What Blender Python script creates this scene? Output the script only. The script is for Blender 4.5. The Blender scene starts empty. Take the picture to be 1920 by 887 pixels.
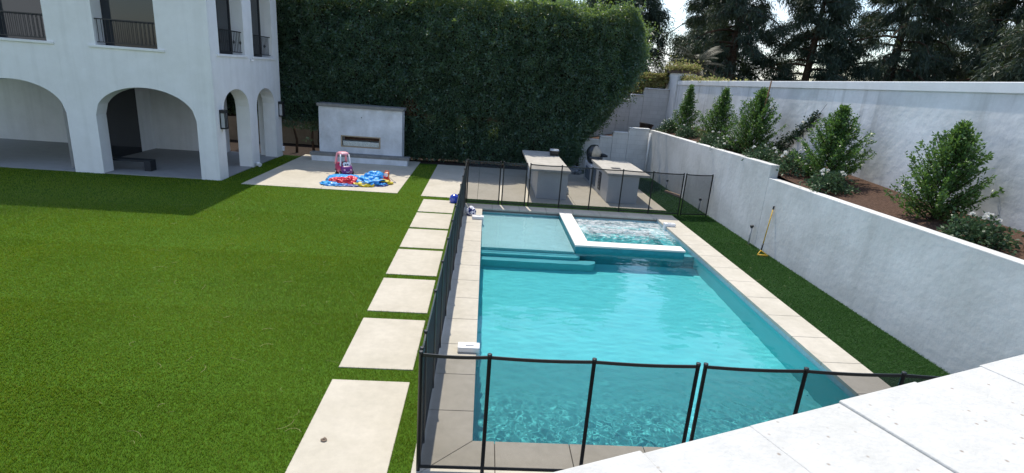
import bpy, bmesh, math, random
import numpy as np
from mathutils import Vector, Matrix

U = 3.85                       # metres per survey unit used for the layout below
RAD = math.radians
SC = bpy.context.scene
COL = SC.collection

# ------------------------------------------------------------------ camera
cam = bpy.data.cameras.new("camera")
camo = bpy.data.objects.new("camera", cam)
COL.objects.link(camo)
right = Vector((.99654522, -.04178334, .07177591))
down = Vector((.05667389, -.28961678, -.95546334))
fwd = Vector((.06070996, .95623024, -.28624819))
mw = Matrix.Identity(4)
for i in range(3):
    mw[i][0], mw[i][1], mw[i][2] = right[i], -down[i], -fwd[i]
mw[2][3] = U
camo.matrix_world = mw
cam.sensor_width = 36
cam.lens = 1021.45 / 1920 * 36
cam.clip_start = .05
cam.clip_end = 2000
SC.camera = camo

# ------------------------------------------------------------------ sky, sun, exposure
SUNV = Vector((.09, -.51, -1)).normalized()       # the way the light travels
sun_el = math.asin(-SUNV.z)
sun_az = math.atan2(-SUNV.x, -SUNV.y)             # from +Y towards +X
wd = bpy.data.worlds.new("World")
SC.world = wd
wd.use_nodes = True
wn, wl = wd.node_tree.nodes, wd.node_tree.links
bg = wn["Background"]
sky = wn.new("ShaderNodeTexSky")
sky.sky_type = 'NISHITA'
sky.sun_disc = False
sky.sun_elevation = sun_el
sky.sun_rotation = sun_az
sky.air_density = 1.0
sky.dust_density = .8
sky.ozone_density = 1.6
# thin bright cloud laid over the sky by direction
tc = wn.new("ShaderNodeTexCoord")
nz = wn.new("ShaderNodeTexNoise")
nz.inputs['Scale'].default_value = 4.2
nz.inputs['Detail'].default_value = 6
rmp = wn.new("ShaderNodeValToRGB")
rmp.color_ramp.elements[0].position = .44
rmp.color_ramp.elements[1].position = .62
mxw = wn.new("ShaderNodeMix")
mxw.data_type = 'RGBA'
mxw.inputs['B'].default_value = (6.2, 6.5, 6.9, 1)
wl.new(tc.outputs['Generated'], nz.inputs['Vector'])
wl.new(nz.outputs['Fac'], rmp.inputs['Fac'])
sxw = wn.new("ShaderNodeSeparateXYZ")
wl.new(tc.outputs['Generated'], sxw.inputs[0])
lowm = wn.new("ShaderNodeMapRange")               # the cloud lies low over the horizon
lowm.inputs['From Min'].default_value = .30
lowm.inputs['From Max'].default_value = .55
lowm.inputs['To Min'].default_value = 1
lowm.inputs['To Max'].default_value = 0
wl.new(sxw.outputs['Z'], lowm.inputs['Value'])
mulw = wn.new("ShaderNodeMath")
mulw.operation = 'MULTIPLY'
wl.new(rmp.outputs['Color'], mulw.inputs[0])
wl.new(lowm.outputs[0], mulw.inputs[1])
wl.new(mulw.outputs[0], mxw.inputs['Factor'])
wl.new(sky.outputs['Color'], mxw.inputs['A'])
wl.new(mxw.outputs['Result'], bg.inputs['Color'])
bg.inputs['Strength'].default_value = .15

sl = bpy.data.lights.new("sun", 'SUN')
sl.energy = 3.0
sl.angle = RAD(.53)
sl.color = (1.0, .93, .80)
slo = bpy.data.objects.new("sun", sl)
COL.objects.link(slo)
slo.location = (-10, 40, 60)
slo.rotation_euler = SUNV.to_track_quat('-Z', 'Y').to_euler()
sl.cycles.is_caustics_light = True

SC.view_settings.view_transform = 'Standard'
SC.view_settings.look = 'None'
SC.view_settings.gamma = 1
SC.view_settings.exposure = .68
SC.view_settings.use_curve_mapping = False
SC.cycles.max_bounces = 10
SC.cycles.transparent_max_bounces = 24
SC.cycles.transmission_bounces = 8
SC.cycles.sample_clamp_indirect = 6

# ------------------------------------------------------------------ materials
MATS = {}


def mat(name, col, rough=.8, spec=.3, var=0, vscale=3., bump=0, bscale=40., col2=None, detail=6, metal=0, bdist=.01,
        stain=0, stscale=.6, coat=0):
    if name in MATS:
        return MATS[name]
    m = bpy.data.materials.new(name)
    m.use_nodes = True
    n, l = m.node_tree.nodes, m.node_tree.links
    b = n['Principled BSDF']
    b.inputs['Base Color'].default_value = (*col, 1)
    b.inputs['Roughness'].default_value = rough
    b.inputs['Specular IOR Level'].default_value = spec
    b.inputs['Metallic'].default_value = metal
    b.inputs['Coat Weight'].default_value = coat
    t = n.new('ShaderNodeTexCoord')
    cur = None
    if var or col2:
        c2 = col2 or tuple(max(0, c * (1 - var)) for c in col)
        nz = n.new('ShaderNodeTexNoise')
        nz.inputs['Scale'].default_value = vscale
        nz.inputs['Detail'].default_value = detail
        nz.inputs['Roughness'].default_value = .65
        l.new(t.outputs['Object'], nz.inputs['Vector'])
        r = n.new('ShaderNodeValToRGB')
        r.color_ramp.elements[0].position = .35
        r.color_ramp.elements[1].position = .65
        r.color_ramp.elements[0].color = (*c2, 1)
        r.color_ramp.elements[1].color = (*col, 1)
        l.new(nz.outputs['Fac'], r.inputs['Fac'])
        cur = r.outputs['Color']
        if stain:
            n2 = n.new('ShaderNodeTexNoise')
            n2.inputs['Scale'].default_value = stscale
            n2.inputs['Detail'].default_value = 8
            n2.inputs['Roughness'].default_value = .7
            l.new(t.outputs['Object'], n2.inputs['Vector'])
            r2 = n.new('ShaderNodeValToRGB')
            r2.color_ramp.elements[0].position = .38
            r2.color_ramp.elements[1].position = .6
            g = 1 - stain
            r2.color_ramp.elements[0].color = (g, g, g * .98, 1)
            r2.color_ramp.elements[1].color = (1, 1, 1, 1)
            l.new(n2.outputs['Fac'], r2.inputs['Fac'])
            mx = n.new('ShaderNodeMix')
            mx.data_type = 'RGBA'
            mx.blend_type = 'MULTIPLY'
            mx.inputs['Factor'].default_value = 1
            l.new(cur, mx.inputs['A'])
            l.new(r2.outputs['Color'], mx.inputs['B'])
            cur = mx.outputs['Result']
        l.new(cur, b.inputs['Base Color'])
    if bump:
        nb = n.new('ShaderNodeTexNoise')
        nb.inputs['Scale'].default_value = bscale
        nb.inputs['Detail'].default_value = 5
        l.new(t.outputs['Object'], nb.inputs['Vector'])
        bp = n.new('ShaderNodeBump')
        bp.inputs['Strength'].default_value = bump
        bp.inputs['Distance'].default_value = bdist
        l.new(nb.outputs['Fac'], bp.inputs['Height'])
        l.new(bp.outputs['Normal'], b.inputs['Normal'])
    MATS[name] = m
    return m


def leaf_mat(name, cols, rough=.4, spec=.5, trans=.35, tcol=None):
    """foliage: every leaf (mesh island) takes its own shade; light passes through the blade"""
    m = bpy.data.materials.new(name)
    m.use_nodes = True
    n, l = m.node_tree.nodes, m.node_tree.links
    b = n['Principled BSDF']
    b.inputs['Roughness'].default_value = rough
    b.inputs['Specular IOR Level'].default_value = spec
    g = n.new('ShaderNodeNewGeometry')
    r = n.new('ShaderNodeValToRGB')
    els = r.color_ramp.elements
    while len(els) < len(cols):
        els.new(.5)
    for i, c in enumerate(cols):
        els[i].position = i / (len(cols) - 1)
        els[i].color = (*c, 1)
    l.new(g.outputs['Random Per Island'], r.inputs['Fac'])
    l.new(r.outputs['Color'], b.inputs['Base Color'])
    tr = n.new('ShaderNodeBsdfTranslucent')
    if tcol:
        tr.inputs['Color'].default_value = (*tcol, 1)
    else:
        l.new(r.outputs['Color'], tr.inputs['Color'])
    mx = n.new('ShaderNodeMixShader')
    mx.inputs[0].default_value = trans
    l.new(b.outputs[0], mx.inputs[1])
    l.new(tr.outputs[0], mx.inputs[2])
    l.new(mx.outputs[0], n['Material Output'].inputs['Surface'])
    MATS[name] = m
    return m


WHITE = mat('white stucco', (.80, .81, .82), .9, .2, var=.06, vscale=2.5, bump=.25, bscale=60, bdist=.006, stain=.05, stscale=.5)
WALLS = mat('hand trowelled stucco', (.70, .70, .69), .9, .2, var=.10, vscale=1.3, bump=.5, bscale=8, bdist=.012, stain=.16, stscale=.7)
BLOCKW = mat('painted block', (.66, .66, .65), .9, .2, var=.10, vscale=1.5, bump=.3, bscale=25, bdist=.006, stain=.12, stscale=.7)
CONC = mat('pale concrete', (.54, .495, .41), .9, .2, var=.09, vscale=7, bump=.3, bscale=110, bdist=.004, stain=.11, stscale=1.1)
COPE = mat('pale coping stone', (.55, .51, .435), .88, .2, var=.10, vscale=8, bump=.3, bscale=90, bdist=.004, stain=.12, stscale=1.2)
SLATE = mat('grey cap stone', (.25, .25, .24), .85, .25, var=.25, vscale=7, bump=.3, bscale=50)
COUNTER = mat('grey concrete counter', (.50, .47, .42), .75, .3, var=.16, vscale=6, bump=.15, bscale=50, bdist=.004, stain=.18, stscale=2)
BASEW = mat('island stucco', (.56, .57, .58), .9, .2, var=.07, vscale=3, bump=.2, bscale=70, bdist=.004)
FIREW = mat('fireplace plaster', (.74, .78, .83), .85, .25, var=.22, vscale=1.8, bump=.35, bscale=12, bdist=.008, stain=.14, stscale=1.6)
BLACK = mat('black powder coat', (.012, .014, .016), .42, .5)
IRON = mat('dark iron', (.02, .02, .022), .5, .5, var=.3, vscale=20)
DARK = mat('dark interior', (.03, .034, .04), .7, .3, var=.3, vscale=2)
GLASSD = mat('dark window glass', (.02, .024, .03), .08, .6)
SOIL = mat('bark soil', (.12, .075, .055), 1, .1, var=.55, vscale=25, bump=.8, bscale=40, bdist=.03)
HILL = mat('dry hillside soil', (.15, .12, .08), 1, .1, var=.4, vscale=2, bump=.5, bscale=10, bdist=.05)
TURFB = mat('turf backing', (.065, .14, .012), 1, .1, var=.4, vscale=30)
BARK = mat('bark', (.10, .065, .045), .95, .15, var=.5, vscale=9, bump=.8, bscale=25, bdist=.03)
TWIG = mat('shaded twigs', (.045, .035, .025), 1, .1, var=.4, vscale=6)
PLASTW = mat('white plastic', (.80, .81, .83), .35, .5, var=.03, vscale=10)
TAN = mat('tan garden wall', (.36, .30, .23), .95, .15, var=.2, vscale=4, bump=.4, bscale=25)



def multiply_in(m, sock):
    n, l = m.node_tree.nodes, m.node_tree.links
    b = n['Principled BSDF'].inputs['Base Color']
    mx = n.new('ShaderNodeMix')
    mx.data_type = 'RGBA'
    mx.blend_type = 'MULTIPLY'
    mx.inputs['Factor'].default_value = 1
    l.new(b.links[0].from_socket, mx.inputs['A'])
    l.new(sock, mx.inputs['B'])
    l.new(mx.outputs['Result'], b)


def streaks(m, depth=.25, lo=.36, hi=.50):
    n, l = m.node_tree.nodes, m.node_tree.links
    t = n.new('ShaderNodeTexCoord')
    mp = n.new('ShaderNodeMapping')
    mp.inputs['Scale'].default_value = (5, 3.2, .22)
    nz = n.new('ShaderNodeTexNoise')
    nz.inputs['Scale'].default_value = 1
    nz.inputs['Detail'].default_value = 5
    r = n.new('ShaderNodeValToRGB')
    r.color_ramp.elements[0].position = lo
    r.color_ramp.elements[0].color = (1 - depth, 1 - depth, 1 - depth * 1.05, 1)
    r.color_ramp.elements[1].position = hi
    r.color_ramp.elements[1].color = (1, 1, 1, 1)
    l.new(t.outputs['Object'], mp.inputs['Vector'])
    l.new(mp.outputs[0], nz.inputs['Vector'])
    l.new(nz.outputs['Fac'], r.inputs['Fac'])
    multiply_in(m, r.outputs['Color'])


def courses(m):
    n, l = m.node_tree.nodes, m.node_tree.links
    t = n.new('ShaderNodeTexCoord')
    sp = n.new('ShaderNodeSeparateXYZ')
    cb = n.new('ShaderNodeCombineXYZ')
    l.new(t.outputs['Object'], sp.inputs[0])
    l.new(sp.outputs['X'], cb.inputs['X'])
    l.new(sp.outputs['Z'], cb.inputs['Y'])
    br = n.new('ShaderNodeTexBrick')
    br.inputs['Scale'].default_value = 1
    br.inputs['Brick Width'].default_value = .41
    br.inputs['Row Height'].default_value = .205
    br.inputs['Mortar Size'].default_value = .007
    br.inputs['Color1'].default_value = (1, 1, 1, 1)
    br.inputs['Color2'].default_value = (.95, .95, .95, 1)
    br.inputs['Mortar'].default_value = (.80, .80, .80, 1)
    l.new(cb.outputs[0], br.inputs['Vector'])
    multiply_in(m, br.outputs['Color'])


streaks(WALLS, .07, .34, .48)
streaks(WHITE, .05, .36, .5)
courses(BLOCKW)

# ------------------------------------------------------------------ mesh helpers


def tag(o, label=None, cat=None, group=None, kind=None):
    if label:
        o['label'] = label
    if cat:
        o['category'] = cat
    if group:
        o['group'] = group
    if kind:
        o['kind'] = kind
    return o


def empty(name, loc, label, cat, group=None, rz=0):
    o = bpy.data.objects.new(name, None)
    o.empty_display_size = .2
    COL.objects.link(o)
    o.location = loc
    o.rotation_euler = (0, 0, rz)
    return tag(o, label, cat, group)


def link(name, me, m=None, parent=None, loc=(0, 0, 0)):
    o = bpy.data.objects.new(name, me)
    if m is not None and not me.materials:
        for x in (m if isinstance(m, (list, tuple)) else [m]):
            me.materials.append(x)
    COL.objects.link(o)
    if parent is not None:
        o.parent = parent
    o.location = loc
    return o


class MB:
    def __init__(s):
        s.v, s.f, s.sm = [], [], []

    def face(s, pts, sm=False):
        i = len(s.v)
        s.v += [tuple(p) for p in pts]
        s.f.append(tuple(range(i, i + len(pts))))
        s.sm.append(sm)
        return s

    def box(s, a, b, taper=None):
        x0, y0, z0 = a
        x1, y1, z1 = b
        i = len(s.v)
        s.v += [(x0, y0, z0), (x1, y0, z0), (x1, y1, z0), (x0, y1, z0), (x0, y0, z1), (x1, y0, z1), (x1, y1, z1), (x0, y1, z1)]
        for q in ((3, 2, 1, 0), (4, 5, 6, 7), (0, 1, 5, 4), (1, 2, 6, 5), (2, 3, 7, 6), (3, 0, 4, 7)):
            s.f.append(tuple(i + k for k in q))
            s.sm.append(False)
        return s

    def hexa(s, p):
        """eight corners: bottom loop then top loop, counter-clockwise from above"""
        i = len(s.v)
        s.v += [tuple(q) for q in p]
        for q in ((3, 2, 1, 0), (4, 5, 6, 7), (0, 1, 5, 4), (1, 2, 6, 5), (2, 3, 7, 6), (3, 0, 4, 7)):
            s.f.append(tuple(i + k for k in q))
            s.sm.append(False)
        return s

    def prism(s, poly, z0, z1):
        i = len(s.v)
        n = len(poly)
        s.v += [(x, y, z0) for x, y in poly] + [(x, y, z1) for x, y in poly]
        s.f.append(tuple(i + k for k in range(n - 1, -1, -1)))
        s.f.append(tuple(i + n + k for k in range(n)))
        s.sm += [False, False]
        for k in range(n):
            k2 = (k + 1) % n
            s.f.append((i + k, i + k2, i + n + k2, i + n + k))
            s.sm.append(False)
        return s

    def tube(s, pts, r, n=8, cap=True):
        pts = [Vector(p) for p in pts]
        rs = r if isinstance(r, (list, tuple)) else [r] * len(pts)
        rings = []
        ref = None
        for k, p in enumerate(pts):
            d = (pts[min(k + 1, len(pts) - 1)] - pts[max(k - 1, 0)]).normalized()
            if ref is None:
                ref = Vector((1, 0, 0)) if abs(d.x) < .8 else Vector((0, 1, 0))
            a = (ref - d * ref.dot(d)).normalized()
            ref = a
            b = d.cross(a)
            i = len(s.v)
            for j in range(n):
                t = 2 * math.pi * j / n
                s.v.append(tuple(p + (a * math.cos(t) + b * math.sin(t)) * rs[k]))
            rings.append(i)
        for k in range(len(rings) - 1):
            for j in range(n):
                j2 = (j + 1) % n
                s.f.append((rings[k] + j, rings[k] + j2, rings[k + 1] + j2, rings[k + 1] + j))
                s.sm.append(True)
        if cap:
            s.f.append(tuple(rings[0] + j for j in range(n - 1, -1, -1)))
            s.f.append(tuple(rings[-1] + j for j in range(n)))
            s.sm += [False, False]
        return s

    def lathe(s, prof, c=(0, 0, 0), n=20, cap=True):
        rings = []
        for r, z in prof:
            i = len(s.v)
            for j in range(n):
                t = 2 * math.pi * j / n
                s.v.append((c[0] + r * math.cos(t), c[1] + r * math.sin(t), c[2] + z))
            rings.append(i)
        for k in range(len(rings) - 1):
            for j in range(n):
                j2 = (j + 1) % n
                s.f.append((rings[k] + j, rings[k] + j2, rings[k + 1] + j2, rings[k + 1] + j))
                s.sm.append(True)
        if cap:
            s.f.append(tuple(rings[0] + j for j in range(n - 1, -1, -1)))
            s.f.append(tuple(rings[-1] + j for j in range(n)))
            s.sm += [False, False]
        return s

    def mesh(s, name):
        me = bpy.data.meshes.new(name)
        me.from_pydata(s.v, [], s.f)
        me.polygons.foreach_set('use_smooth', s.sm)
        me.update()
        return me

    def build(s, name, m=None, parent=None, loc=(0, 0, 0), bevel=0, seg=2, world=True):
        """verts are in world metres; with a parent they are moved to the parent's frame (unrotated parents only)"""
        me = s.mesh(name)
        if parent is not None and world:
            p = Vector(parent.location)
            q = parent.parent
            while q is not None:
                p += Vector(q.location)
                q = q.parent
            me.transform(Matrix.Translation(-p))
        o = link(name, me, m, parent, loc)
        if bevel:
            b = o.modifiers.new('bevel', 'BEVEL')
            b.width = bevel
            b.segments = seg
            b.limit_method = 'ANGLE'
        return o


def np_mesh(name, v, quads):
    me = bpy.data.meshes.new(name)
    nv, nf = len(v), len(quads)
    k = quads.shape[1]
    me.vertices.add(nv)
    me.vertices.foreach_set('co', np.ascontiguousarray(v, np.float32).ravel())
    me.loops.add(nf * k)
    me.loops.foreach_set('vertex_index', np.ascontiguousarray(quads, np.int32).ravel())
    me.polygons.add(nf)
    me.polygons.foreach_set('loop_start', np.arange(0, nf * k, k, dtype=np.int32))
    me.update(calc_edges=True)
    return me


def unit(a):
    return a / np.maximum(np.linalg.norm(a, axis=1, keepdims=True), 1e-9)


def leaves(P, D, L, W, rng, droop=.0):
    """diamond leaf blades at P pointing along D (arrays); lengths L, widths W; each blade is its own island"""
    n = len(P)
    D = unit(D)
    R = unit(np.cross(D, unit(rng.normal(size=(n, 3)))))
    N = np.cross(R, D)
    L = np.broadcast_to(np.asarray(L, float), (n,))[:, None]
    W = np.broadcast_to(np.asarray(W, float), (n,))[:, None]
    v = np.empty((n, 4, 3))
    v[:, 0] = P
    v[:, 1] = P + D * L * .5 + R * W * .5 + N * L * .07
    v[:, 2] = P + D * L
    v[:, 2, 2] -= (L * droop)[:, 0]
    v[:, 3] = P + D * L * .5 - R * W * .5 + N * L * .07
    return v.reshape(-1, 3), np.arange(n * 4).reshape(n, 4)


def fbm(x, y, seed=0, n=24, f0=.4, f1=4., p=-1.0):
    r = np.random.default_rng(seed)
    out = np.zeros_like(x, dtype=float)
    tot = 0
    for i in range(n):
        f = f0 * (f1 / f0) ** r.random()
        a = 2 * np.pi * r.random()
        amp = f ** p
        out += amp * np.sin(f * (x * math.cos(a) + y * math.sin(a)) + 2 * np.pi * r.random())
        tot += amp * amp / 2
    return out / math.sqrt(tot)


def sheet(name, poly, z, m, kind='structure'):
    o = MB().face([(x, y, z) for x, y in poly]).build(name, m)
    return tag(o, kind=kind)


def rect(x0, y0, x1, y1):
    return [(x0, y0), (x1, y0), (x1, y1), (x0, y1)]


# ------------------------------------------------------------------ ground, turf, paving
PX0, PX1, PY0, PY1 = .015 * U, 1.375 * U, 1.31 * U, 4.05 * U       # pool inner edges
g = MB()
B = 400
e = .02
for r in (rect(-B, -B, B, PY0 - .1), rect(-B, PY1 + .1, B, B), rect(-B, PY0 - .1, PX0 - .1, PY1 + .1), rect(PX1 + .1, PY0 - .1, B, PY1 + .1)):
    g.face([(x, y, -.07) for x, y in r])
tag(g.build('ground', mat('ground soil', (.17, .14, .10), 1, .1, var=.3, vscale=3)), kind='structure')

TZ = -.015
t = MB()
t.face([(x, y, TZ) for x, y in rect(-9 * U, -2 * U, -.14 * U, 5.95 * U)])
tag(t.build('turf_base', TURFB), kind='structure')
t = MB()
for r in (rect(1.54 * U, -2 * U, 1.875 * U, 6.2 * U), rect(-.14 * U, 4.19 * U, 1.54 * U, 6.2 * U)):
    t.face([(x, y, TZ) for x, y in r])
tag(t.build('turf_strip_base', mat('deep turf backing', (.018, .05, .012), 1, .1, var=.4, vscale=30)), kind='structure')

# coping: slabs with open joints, mitred at the near-left corner
cp = MB()
J = .004


def slabs_y(x0, x1, ys):
    for a, b in zip(ys[:-1], ys[1:]):
        cp.box((x0, a + J, -.06), (x1, b - J, 0))


def slabs_x(y0, y1, xs):
    for a, b in zip(xs[:-1], xs[1:]):
        cp.box((a + J, y0, -.06), (b - J, y1, 0))


LX0, RX1, NY0, FY1 = -.14 * U, 1.54 * U, 1.155 * U, 4.19 * U
slabs_y(LX0, PX0, [v * U for v in (1.45, 1.66, 1.876, 2.096, 2.32, 2.542, 2.762, 2.987, 3.201, 3.415, 3.619, 3.83, 4.05)])
slabs_y(PX1, RX1, [v * U for v in (1.42, 1.64, 1.86, 2.078, 2.297, 2.512, 2.735, 2.953, 3.165, 3.39, 3.61, 3.83, 4.05)])
slabs_x(PY1, FY1, [v * U for v in (-.14, .09, .30, .51, .72, .93, 1.14, 1.35, 1.54)])
slabs_x(NY0, PY0, [v * U for v in (.077, .29, .505, .72, .935, 1.15, 1.375)])
cp.prism([(LX0, NY0 + J), (PX0, PY0 + J), (PX0, 1.45 * U - J), (LX0, 1.45 * U - J)], -.06, 0)
cp.prism([(LX0 + J, NY0), (.077 * U - J, NY0), (.077 * U - J, PY0), (PX0 + J, PY0)], -.06, 0)
cp.prism([(PX1 + J, NY0), (RX1, NY0), (RX1, 1.42 * U - J), (PX1, 1.42 * U - J), (PX1, PY0)], -.06, 0)
o = tag(cp.build('pool_coping', COPE, bevel=.006), kind='structure')
tag(MB().box((LX0 + .01, NY0 + .01, -.09), (RX1 - .01, PY0 + .02, -.05)).box((LX0 + .01, PY1 - .02, -.09), (RX1 - .01, FY1 - .01, -.05))
    .box((LX0 + .01, PY0 + .02, -.09), (PX0 - .02, PY1 - .02, -.05)).box((PX1 + .02, PY0 + .02, -.09), (RX1 - .01, PY1 - .02, -.05))
    .build('coping_bed', mat('joint mortar', (.16, .14, .12), 1)), kind='structure')

# patios at the back
pt = MB()
for a, b in ((-1.924, -1.30), (-1.30, -.682)):
    pt.box((a * U + J, 4.385 * U, -.06), (b * U - J, 6.0 * U, 0))
tag(pt.build('fireplace_patio', CONC, bevel=.006), kind='structure')
pt = MB()
pt.prism([(-.487 * U, 4.345 * U), (-.03 * U - J, 4.345 * U), (-.03 * U - J, 5.9 * U), (-.487 * U, 5.9 * U)], -.06, 0)
pt.prism([(-.03 * U + J, 4.345 * U), (.78 * U - J, 4.345 * U), (.78 * U - J, 5.9 * U), (-.03 * U + J, 5.9 * U)], -.06, 0)
pt.prism([(.78 * U + J, 4.345 * U), (1.545 * U, 4.345 * U), (1.545 * U, 5.9 * U), (.78 * U + J, 5.9 * U)], -.06, 0)
tag(pt.build('kitchen_patio', CONC, bevel=.006), kind='structure')

PADS = [(1.0, 1.598), (1.675, 2.065), (2.135, 2.518), (2.572, 2.972), (3.01, 3.392), (3.43, 3.81), (3.845, 4.235)]
PLAB = ['nearest pale stepping slab, the largest, with a dry leaf lying on it',
        'second pale stepping slab from the camera, beside the near end of the side fence',
        'third pale stepping slab from the camera in the path along the fence',
        'fourth pale stepping slab, the middle one of the seven in the path',
        'fifth pale stepping slab from the camera, third from the far patio',
        'sixth pale stepping slab from the camera, just before the one with the blue toy',
        'farthest pale stepping slab with the blue ball at its corner']
for i, (a, b) in enumerate(PADS):
    o = MB().box((-.4525 * U, a * U, -.06), (-.2 * U, b * U, 0)).build('stepping_slab', CONC, bevel=.008)
    tag(o, PLAB[i], 'paving slab', 'stepping slabs in the path beside the pool fence')

# turf blades: one countless mass
rng = np.random.default_rng(4)


def turf_pts(x0, y0, x1, y1, dens):
    n = int((x1 - x0) * (y1 - y0) * U * U * dens)
    p = rng.random((n, 2))
    return np.stack([(x0 + p[:, 0] * (x1 - x0)) * U, (y0 + p[:, 1] * (y1 - y0)) * U], 1)


pp = []
for x0, y0, x1, y1, d in ((-1.5, .95, -.14, 1.5, 7500), (-2.1, 1.5, -.14, 2.1, 5500), (-2.8, 2.1, -.14, 2.8, 3600), (-3.5, 2.8, -.14, 3.6, 2200),
                          (-4.4, 3.6, -.14, 4.46, 1300), (-2.11, 4.46, -.47, 5.8, 900), (1.54, 1.6, 1.87, 2.6, 3000), (1.54, 2.6, 1.87, 3.5, 2400),
                          (1.54, 3.5, 1.87, 6.15, 1500), (-.14, 4.19, 1.54, 4.35, 1600)):
    pp.append(turf_pts(x0, y0, x1, y1, d))
P = np.concatenate(pp)
inside = np.zeros(len(P), bool)
for a, b in PADS:
    inside |= (P[:, 0] > -.4525 * U) & (P[:, 0] < -.2 * U) & (P[:, 1] > a * U) & (P[:, 1] < b * U)
inside |= (P[:, 0] > -1.924 * U) & (P[:, 0] < -.682 * U) & (P[:, 1] > 4.385 * U)
inside |= (P[:, 0] > -.487 * U) & (P[:, 0] < 1.545 * U) & (P[:, 1] > 4.345 * U)
inside |= (P[:, 0] > 1.868 * U)
P = P[~inside]
n = len(P)
dist = np.hypot(P[:, 0], P[:, 1])
hh = (.025 + .012 * rng.random(n)) * (1 + .10 * fbm(P[:, 0], P[:, 1], 3, f0=.5, f1=6))
ww = .0042 * (.55 + dist / 7.)
lean = rng.normal(size=(n, 2)) * .012 + np.array([[.006, -.008]]) * (1 + .9 * fbm(P[:, 0], P[:, 1], 8, f0=.4, f1=3)[:, None])
an = rng.random(n) * 2 * np.pi
dx = np.stack([np.cos(an), np.sin(an)], 1) * ww[:, None] * .5
v = np.zeros((n, 3, 3))
v[:, 0, :2] = P - dx
v[:, 1, :2] = P + dx
v[:, :2, 2] = TZ
v[:, 2, :2] = P + lean
v[:, 2, 2] = TZ + hh
onr = P[:, 0] > -.14 * U
blade = v.copy()
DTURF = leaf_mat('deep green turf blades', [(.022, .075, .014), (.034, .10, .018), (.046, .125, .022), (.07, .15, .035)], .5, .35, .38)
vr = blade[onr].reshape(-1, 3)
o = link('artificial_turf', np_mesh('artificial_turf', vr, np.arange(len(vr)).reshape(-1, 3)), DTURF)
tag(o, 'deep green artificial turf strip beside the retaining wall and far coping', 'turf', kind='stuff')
v = blade[~onr]
n = len(v)
TURF = leaf_mat('artificial turf blades', [(.11, .19, .008), (.145, .24, .010), (.175, .28, .014), (.21, .30, .03), (.27, .31, .07)], .5, .35, .40)
tn, tl = TURF.node_tree.nodes, TURF.node_tree.links
tco = tn.new('ShaderNodeTexCoord')
tno = tn.new('ShaderNodeTexNoise')
tno.inputs['Scale'].default_value = .32
tno.inputs['Detail'].default_value = 7
tno.inputs['Roughness'].default_value = .7
tl.new(tco.outputs['Object'], tno.inputs['Vector'])
trp = tn.new('ShaderNodeValToRGB')
trp.color_ramp.elements[0].position = .36
trp.color_ramp.elements[0].color = (.72, .80, .72, 1)
trp.color_ramp.elements[1].position = .64
trp.color_ramp.elements[1].color = (1.12, 1.03, .85, 1)
tl.new(tno.outputs['Fac'], trp.inputs['Fac'])
tmx = tn.new('ShaderNodeMix')
tmx.data_type = 'RGBA'
tmx.blend_type = 'MULTIPLY'
tmx.inputs['Factor'].default_value = 1
tsrc = tn['Principled BSDF'].inputs['Base Color'].links[0].from_socket
tl.new(tsrc, tmx.inputs['A'])
tl.new(trp.outputs['Color'], tmx.inputs['B'])
tl.new(tmx.outputs['Result'], tn['Principled BSDF'].inputs['Base Color'])
tl.new(tmx.outputs['Result'], tn['Translucent BSDF'].inputs['Color'])
o = link('artificial_turf', np_mesh('artificial_turf', v.reshape(-1, 3), np.arange(n * 3).reshape(n, 3)), TURF)
tag(o, 'bright green artificial turf around the slabs and pool', 'turf', kind='stuff')

# loose straw-coloured strands on the lawn
s = MB()
rr = random.Random(5)
for i in range(95):
    y = rr.uniform(1.25, 4.3)
    x = rr.uniform(-.5 - .42 * y, -.47) if rr.random() < .88 else rr.uniform(1.56, 1.84)
    if x > 0:
        y = rr.uniform(2.6, 4)
    a = rr.uniform(0, 6.28)
    L = rr.uniform(.06, .26)
    c = rr.uniform(-1.2, 1.2)
    pts = []
    for k in range(5):
        q = (k / 4 - .5) * L
        aa = a + c * (k / 4 - .5)
        pts.append((x * U + q * math.cos(aa), y * U + q * math.sin(aa), .024 + .006 * math.sin(k)))
    s.tube(pts, .0014, 3, False)
tag(s.build('dry_strands', mat('straw', (.42, .36, .18), .8)), 'dry straw coloured strands scattered on the turf', 'debris', kind='stuff')

# ------------------------------------------------------------------ pool
WZ = -.12
PLASTER = mat('turquoise pool plaster', (.145, .60, .62), .8, .2, var=.06, vscale=1.2)
PLASTS = mat('pale shelf plaster', (.47, .62, .63), .8, .2, var=.08, vscale=2.5)
PLASTT = mat('teal step plaster', (.16, .48, .52), .8, .2, var=.07, vscale=2)
TILE = mat('waterline tile', (.36, .50, .56), .35, .5, var=.2, vscale=14)
SPAW = mat('spa wall stone', (.78, .74, .68), .8, .2, var=.06, vscale=8, bump=.2, bscale=60)
FZ, FZF = -1.25, -1.0
b = MB()
b.face([(PX0, PY0, FZ), (PX1, PY0, FZ), (PX1, PY1, FZF), (PX0, PY1, FZF)])
b.face([(PX0, PY1, FZ), (PX1, PY1, FZ), (PX1, PY1, -.17), (PX0, PY1, -.17)])
b.face([(PX0, PY0, FZ), (PX0, PY1, FZ), (PX0, PY1, -.17), (PX0, PY0, -.17)])
b.face([(PX1, PY1, FZ), (PX1, PY0, FZ), (PX1, PY0, -.17), (PX1, PY1, -.17)])
b.face([(PX1, PY0, FZ), (PX0, PY0, FZ), (PX0, PY0, -.17), (PX1, PY0, -.17)])
basin = tag(b.build('pool_basin', PLASTER), kind='structure')
b = MB()
for A, C in (((PX0, PY1), (PX1, PY1)), ((PX0, PY0), (PX0, PY1)), ((PX1, PY1), (PX1, PY0)), ((PX1, PY0), (PX0, PY0))):
    b.face([(*A, -.17), (*C, -.17), (*C, -.055), (*A, -.055)])
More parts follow.
